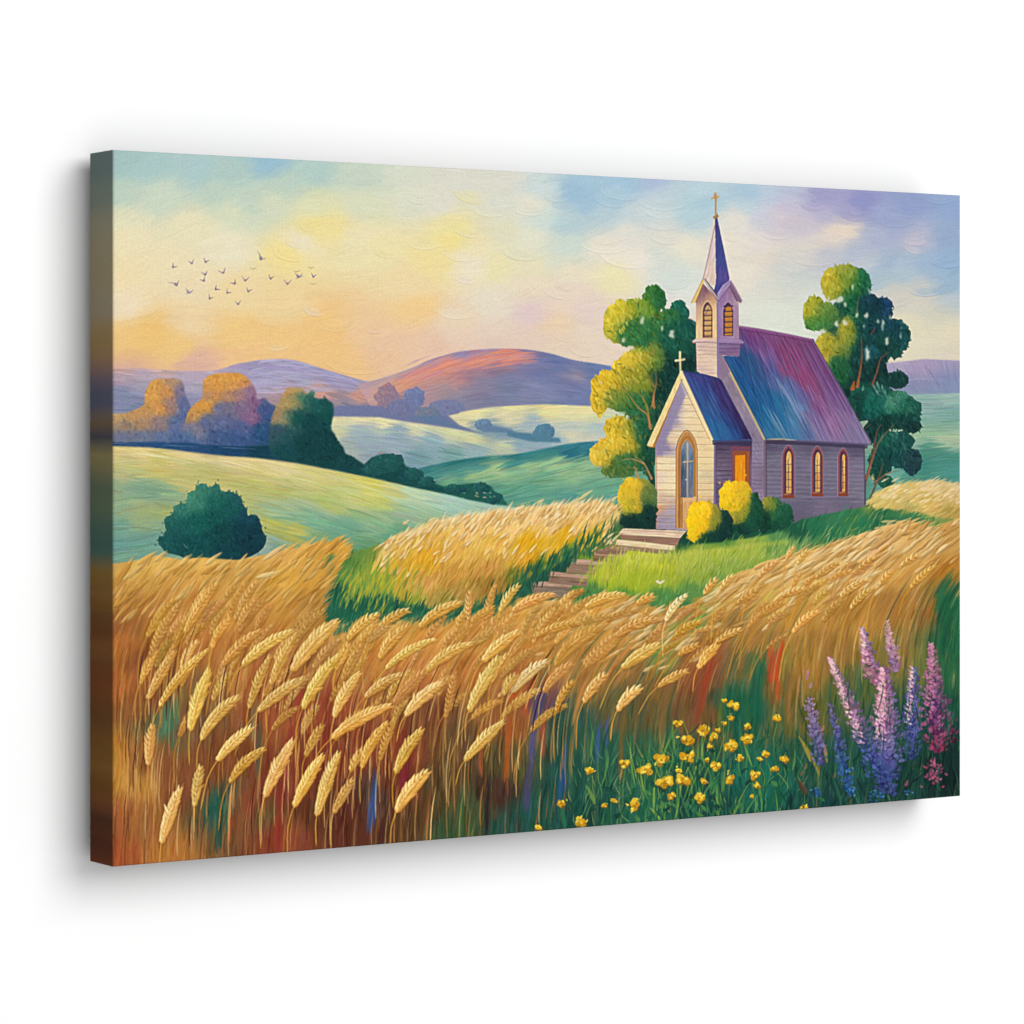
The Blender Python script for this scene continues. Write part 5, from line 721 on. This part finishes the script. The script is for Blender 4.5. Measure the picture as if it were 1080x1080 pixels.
for x, y, c in [(852, 709, '#c890b0'), (855, 723, '#c890b8'), (851, 714, '#c088a8'), (880, 818, '#b07860'), (868, 768, '#d08c80'), (956, 826, '#c8607c'), (846, 815, '#a07050'), (850, 808, '#b07c48')]: stroke(curve(x, y, 70, 7, 0, 2), 3.4, c, None, .8, .5, 1.8)
CUR[0] = GR2
for k in range(170):
    x = rng.uniform(845, 1010); y = rng.uniform(725, 850); stroke(curve(x, y, rng.normal(88, 12), rng.uniform(10, 34), 12, 3), rng.uniform(.8, 2), rng.choice(['#14483c', '#1f6048', '#0f3c38', '#2c7450', '#3c6c58']), None, .6, .4, 1, CW, (.3, .5), False)
# ------------------------------------------------------------------ birds
BIRDS = '''183,281,1 202,277,2 217,275.5,1 235,287,3 275,272.5,4 267,283,0 216,289,1 214.5,295.5,2 185.5,300,4 199,308,5 228,304.5,1 247,298.5,2 240,308,1 258.5,295,3 262,306.5,2 221.5,314,2 251,320,2 285.5,293,1 303,298.5,3 315,291.5,5 330.5,291,1 330.5,299,0 313,286,0 328,282,0'''
def wing(x, y, rot, P, *a):
    P = np.asarray(P, float)-[x, y]; c_, s_ = np.cos(rot), np.sin(rot); stroke(np.stack([P[:, 0]*c_+P[:, 1]*s_, -P[:, 0]*s_+P[:, 1]*c_], 1)+[x, y], *a)
for q in BIRDS.split():
    x, y, k = [float(v) for v in q.split(',')]; part('painted_bird'); c = rng.choice(['#a498b8', '#ac9cb8', '#9a8cb0', '#a898a8']); c2 = hx(c)*.9
    if k == 0: stroke([(x-4, y-.6), (x, y+.8), (x+4, y-.8)], 1.0, '#b0a07c', None, .8, .2, .5, None, (.5, .5)); continue
    s = (1.0 if k < 3 else 1.3); rot = np.radians(rng.uniform(-50, 40))
    wing(x, y, rot, [(x-3.2*s, y-3*s), (x-1*s, y-.4), (x, y+1.4)], 1.9, c, None, .9, .3, .8, None, (.8, .2)); wing(x, y, rot, [(x+3.4*s, y-2.6*s), (x+1.4*s, y-.4), (x, y+1.4)], 1.7, c2, None, .85, .3, .8, None, (.8, .2))
    wing(x, y, rot, [(x-.6, y-.3), (x+.8, y+2)], 2.0, c2, None, .9, .3, .8, None, (.3, .3))
    if k == 4: wing(x, y, rot, [(x-8, y-4.6), (x-4, y-2.6), (x, y-1)], .9, c, None, .7); wing(x, y, rot, [(x-1, y-2), (x+1.6, y+1.6)], 3.2, c, None, .9, .6)
    if k == 5: wing(x, y, rot, [(x-3, y+3), (x+1, y+.4), (x+6, y-.4)], 1.1, c, None, .8); wing(x, y, rot, [(x-2, y-1.6), (x+.6, y+1.4)], 3, c, None, .9, .6)
# soft grain of the printed weave
HGT += upn(PH, PW, 3.2, 5)*.05

# bristle marks: sharpen the paint a little
IMG = np.clip(IMG+(IMG-blur(IMG, 2))*.45+(IMG-blur(IMG, 1))*.35, 0, 1).astype(np.float32)
# the pigments as mixed above are too light and too clean: deepen the darks and grey the cool ones
def deepen(ids, k, cool, warm, inv=False):
    M = np.isin(LAB, ids); M = (~M if inv else M).astype(np.float32)[..., None]
    C = np.clip(IMG, 0, 1); L = (C@np.array([.3, .59, .11], np.float32))[..., None]; V = (C.max(2, keepdims=True)+L)/2
    q = np.where(C[..., :1] >= C[..., 2:]+.12, warm, cool); D = (C*(1-q)+L*q)*(1-k*(1-V)); IMG[:] = IMG*(1-M)+D*M
deepen([0]+SOFT, .38, .02, -.02, True); deepen([0], .14, .08, .09); deepen(SOFT, .22, .04, -.16); deepen([CH], .0, .28, .0); deepen([1, 2, 3], .0, .14, .0); deepen([i for i, q in enumerate(PARTS) if q[0] == 'roof'], .0, .10, .0)
# ------------------------------------------------------------------ lay the painting on the canvas
def homography(src, dst):
    A = []; b = []
    for (x, y), (u, v) in zip(src, dst):
        A += [[x, y, 1, 0, 0, 0, -u*x, -u*y], [0, 0, 0, x, y, 1, -v*x, -v*y]]; b += [u, v]
    return np.append(np.linalg.solve(np.array(A, float), np.array(b, float)), 1).reshape(3, 3)
NX, NY = 1500, 958
HM = homography([(0, 0), (1, 0), (1, 1), (0, 1)], [(119.5, 158), (1013, 206.3), (1013, 839.6), (119.5, 914.2)])
def sheet(U, V):
    q = HM[2, 0]*U+HM[2, 1]*V+HM[2, 2]; x = ((HM[0, 0]*U+HM[0, 1]*V+HM[0, 2])/q-OX)*S-.5; y = ((HM[1, 0]*U+HM[1, 1]*V+HM[1, 2])/q-OY)*S-.5
    return np.clip(x, 0, PW-1.001), np.clip(y, 0, PH-1.001)
def pick(a, x, y):
    xi = x.astype(int); yi = y.astype(int); fx = x-xi; fy = y-yi
    if a.ndim == 3: fx = fx[..., None]; fy = fy[..., None]
    return a[yi, xi]*(1-fx)*(1-fy)+a[yi, xi+1]*fx*(1-fy)+a[yi+1, xi]*(1-fx)*fy+a[yi+1, xi+1]*fx*fy
IMG = np.clip(IMG, .008, 1)
ug, vg = np.meshgrid(np.linspace(0, 1, NX), np.linspace(0, 1, NY)); px, py = sheet(ug, vg)
COL = pick(IMG, px, py); HT = pick(HGT, px, py)
LIN = np.where(COL <= .04045, COL/12.92, ((COL+.055)/1.055)**2.4)/EGAIN
# height of the surface: paint relief, plus the upright ribs and the grain of the canvas weave
xm = ug*CVW; zm = (1-vg)*CVH; n1 = upn(NY, NX, 2.1, 11); n2 = upn(NY, NX, 5, 12); n3 = upn(NY, NX, 60, 13)
rib = np.sin(xm/.00405*2*np.pi+n2*.5)*(.5+.5*n3)+.35*np.sin(xm/.0021*2*np.pi); weft = np.sin(zm/.0019*2*np.pi+n2)
rel = np.clip(HT, -.3, 4)*PAINT_H + (rib*.5+weft*.3+n1*.8+n2*.5)*WEAVE_H
eu = np.minimum(np.minimum(xm, CVW-xm), np.minimum(zm, CVH-zm)); rnd = .0016; t = np.clip(1-eu/rnd, 0, 1)
rel = rel*(1-t)-rnd*.8*(1-np.sqrt(np.clip(1-t*t, 0, 1)))
VX = xm-CVW/2; VY = -CVD-rel; VZ = zm-CVH/2
lu, lv = np.meshgrid((np.arange(NX-1)+.5)/(NX-1), (np.arange(NY-1)+.5)/(NY-1)); lx, ly = sheet(lu, lv)
FL = LAB[np.clip((ly+.5).astype(int), 0, PH-1), np.clip((lx+.5).astype(int), 0, PW-1)]
def paint_material(name, rough):
    m = bpy.data.materials.new(name); m.use_nodes = True; n = m.node_tree; b = n.nodes['Principled BSDF']
    at = n.nodes.new('ShaderNodeAttribute'); at.attribute_name = 'pigment'
    nz = n.nodes.new('ShaderNodeTexNoise'); nz.inputs['Scale'].default_value = 900; nz.inputs['Detail'].default_value = 2
    mx = n.nodes.new('ShaderNodeMix'); mx.data_type = 'RGBA'; mx.blend_type = 'MULTIPLY'; mx.inputs['Factor'].default_value = 1
    r = n.nodes.new('ShaderNodeMapRange'); r.inputs['From Min'].default_value = .3; r.inputs['From Max'].default_value = .7; r.inputs['To Min'].default_value = .93; r.inputs['To Max'].default_value = 1.07; r.clamp = False
    tc = n.nodes.new('ShaderNodeTexCoord'); n.links.new(tc.outputs['Object'], nz.inputs['Vector']); n.links.new(nz.outputs['Fac'], r.inputs['Value'])
    n.links.new(at.outputs['Color'], mx.inputs['A']); n.links.new(r.outputs['Result'], mx.inputs['B']); n.links.new(mx.outputs['Result'], b.inputs['Base Color'])
    b.inputs['Roughness'].default_value = rough; b.inputs['Specular IOR Level'].default_value = .06
    return m
INK = paint_material('ink_on_canvas', .75)
def link(o, parent): sc.collection.objects.link(o); o.parent = parent; return o
def grid_mesh(name, co, quads, col):
    me = bpy.data.meshes.new(name); nv, nq = len(co), len(quads)
    me.vertices.add(nv); me.vertices.foreach_set('co', co.astype(np.float32).ravel()); me.loops.add(nq*4); me.loops.foreach_set('vertex_index', quads.astype(np.int32).ravel())
    me.polygons.add(nq); me.polygons.foreach_set('loop_start', np.arange(nq, dtype=np.int32)*4); me.polygons.foreach_set('loop_total', np.full(nq, 4, np.int32))
    a = me.attributes.new('pigment', 'FLOAT_COLOR', 'POINT'); c4 = np.ones((nv, 4), np.float32); c4[:, :3] = col; a.data.foreach_set('color', c4.ravel())
    me.update(calc_edges=True); me.validate(); me.materials.append(INK); return me
print_ = bpy.data.objects.new('canvas_print', None); sc.collection.objects.link(print_); print_.location = (0, 0, ZC); print_.empty_display_size = .1
print_['label'] = 'stretched canvas print of a small church above a golden wheat field, against a white wall'; print_['category'] = 'canvas print'
VI = np.arange(NX*NY).reshape(NY, NX); Q = np.stack([VI[1:, :-1], VI[1:, 1:], VI[:-1, 1:], VI[:-1, :-1]], -1).reshape(-1, 4)
CO = np.stack([VX, VY, VZ], -1).reshape(-1, 3); CL_ = LIN.reshape(-1, 3); FLr = FL.ravel(); OB = {}
order = np.argsort(FLr, kind='stable'); srt = FLr[order]
for i, (nm, par, lab) in enumerate(PARTS):
    a, b = np.searchsorted(srt, [i, i+1])
    if b-a < 4: continue
    q = Q[order[a:b]]; vid, inv = np.unique(q, return_inverse=True)
    me = grid_mesh(nm, CO[vid], inv.reshape(-1, 4), CL_[vid]); o = link(bpy.data.objects.new(nm, me), OB.get(par, print_)); OB[i] = o
    if lab: o['label'] = lab
    if nm in ('painted_grass', 'painted_wheat'): o['kind'] = 'stuff'
    if nm in GROUPS: o['group'] = GROUPS[nm]
OB[0]['label'] = 'pale yellow, cream and blue evening sky'
# the four folded edges of the canvas carry the picture's outermost colours round to the back, darkened with painted shade
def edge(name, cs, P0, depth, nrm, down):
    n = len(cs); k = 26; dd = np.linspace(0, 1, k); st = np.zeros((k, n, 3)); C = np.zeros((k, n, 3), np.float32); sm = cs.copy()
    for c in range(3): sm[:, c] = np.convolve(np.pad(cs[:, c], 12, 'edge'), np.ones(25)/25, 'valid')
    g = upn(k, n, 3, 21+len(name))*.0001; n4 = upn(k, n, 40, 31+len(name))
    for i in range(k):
        sh = np.clip(np.arange(n)+(n4[i]*5*dd[i]).astype(int), 0, n-1); C[i] = sm[sh]*EDGE_SHADE; st[i] = P0+np.array([0, 1, 0])*depth*dd[i]+np.array(nrm)*g[i][:, None]*(dd[i] > 0)
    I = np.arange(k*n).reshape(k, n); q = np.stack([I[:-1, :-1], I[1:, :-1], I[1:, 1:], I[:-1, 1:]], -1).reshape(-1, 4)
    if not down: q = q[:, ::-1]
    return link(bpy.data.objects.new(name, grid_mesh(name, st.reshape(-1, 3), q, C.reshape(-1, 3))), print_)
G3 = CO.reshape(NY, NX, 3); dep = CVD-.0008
for nm, sl, nrm, dn, lab in [('canvas_edge', np.s_[:, 0], (-1, 0, 0), True, 'left edge of the canvas, wrapped colours with shade painted in'), ('canvas_edge', np.s_[:, -1], (1, 0, 0), False, None), ('canvas_edge', np.s_[0, :], (0, 0, 1), False, None), ('canvas_edge', np.s_[-1, :], (0, 0, -1), True, None)]:
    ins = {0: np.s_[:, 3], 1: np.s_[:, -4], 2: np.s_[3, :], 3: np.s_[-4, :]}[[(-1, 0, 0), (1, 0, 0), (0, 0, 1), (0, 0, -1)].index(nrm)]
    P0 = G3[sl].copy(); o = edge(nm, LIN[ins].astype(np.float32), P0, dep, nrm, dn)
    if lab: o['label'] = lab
# ---------------- the white wall
m = bpy.data.materials.new('white_wall'); m.use_nodes = True; b = m.node_tree.nodes['Principled BSDF']; b.inputs['Base Color'].default_value = (.56, .56, .56, 1); b.inputs['Roughness'].default_value = .95; b.inputs['Specular IOR Level'].default_value = 0
me = bpy.data.meshes.new('wall'); me.from_pydata([(-5, GAP, -3), (7, GAP, -3), (7, GAP, 6), (-5, GAP, 6), (-5, .15, -3), (7, .15, -3), (7, .15, 6), (-5, .15, 6)], [], [(0, 1, 2, 3), (7, 6, 5, 4), (0, 4, 5, 1), (1, 5, 6, 2), (2, 6, 7, 3), (3, 7, 4, 0)]); me.materials.append(m)
wall = bpy.data.objects.new('wall', me); sc.collection.objects.link(wall); wall['kind'] = 'structure'; wall['label'] = 'plain white wall behind the canvas print'; wall['category'] = 'wall'
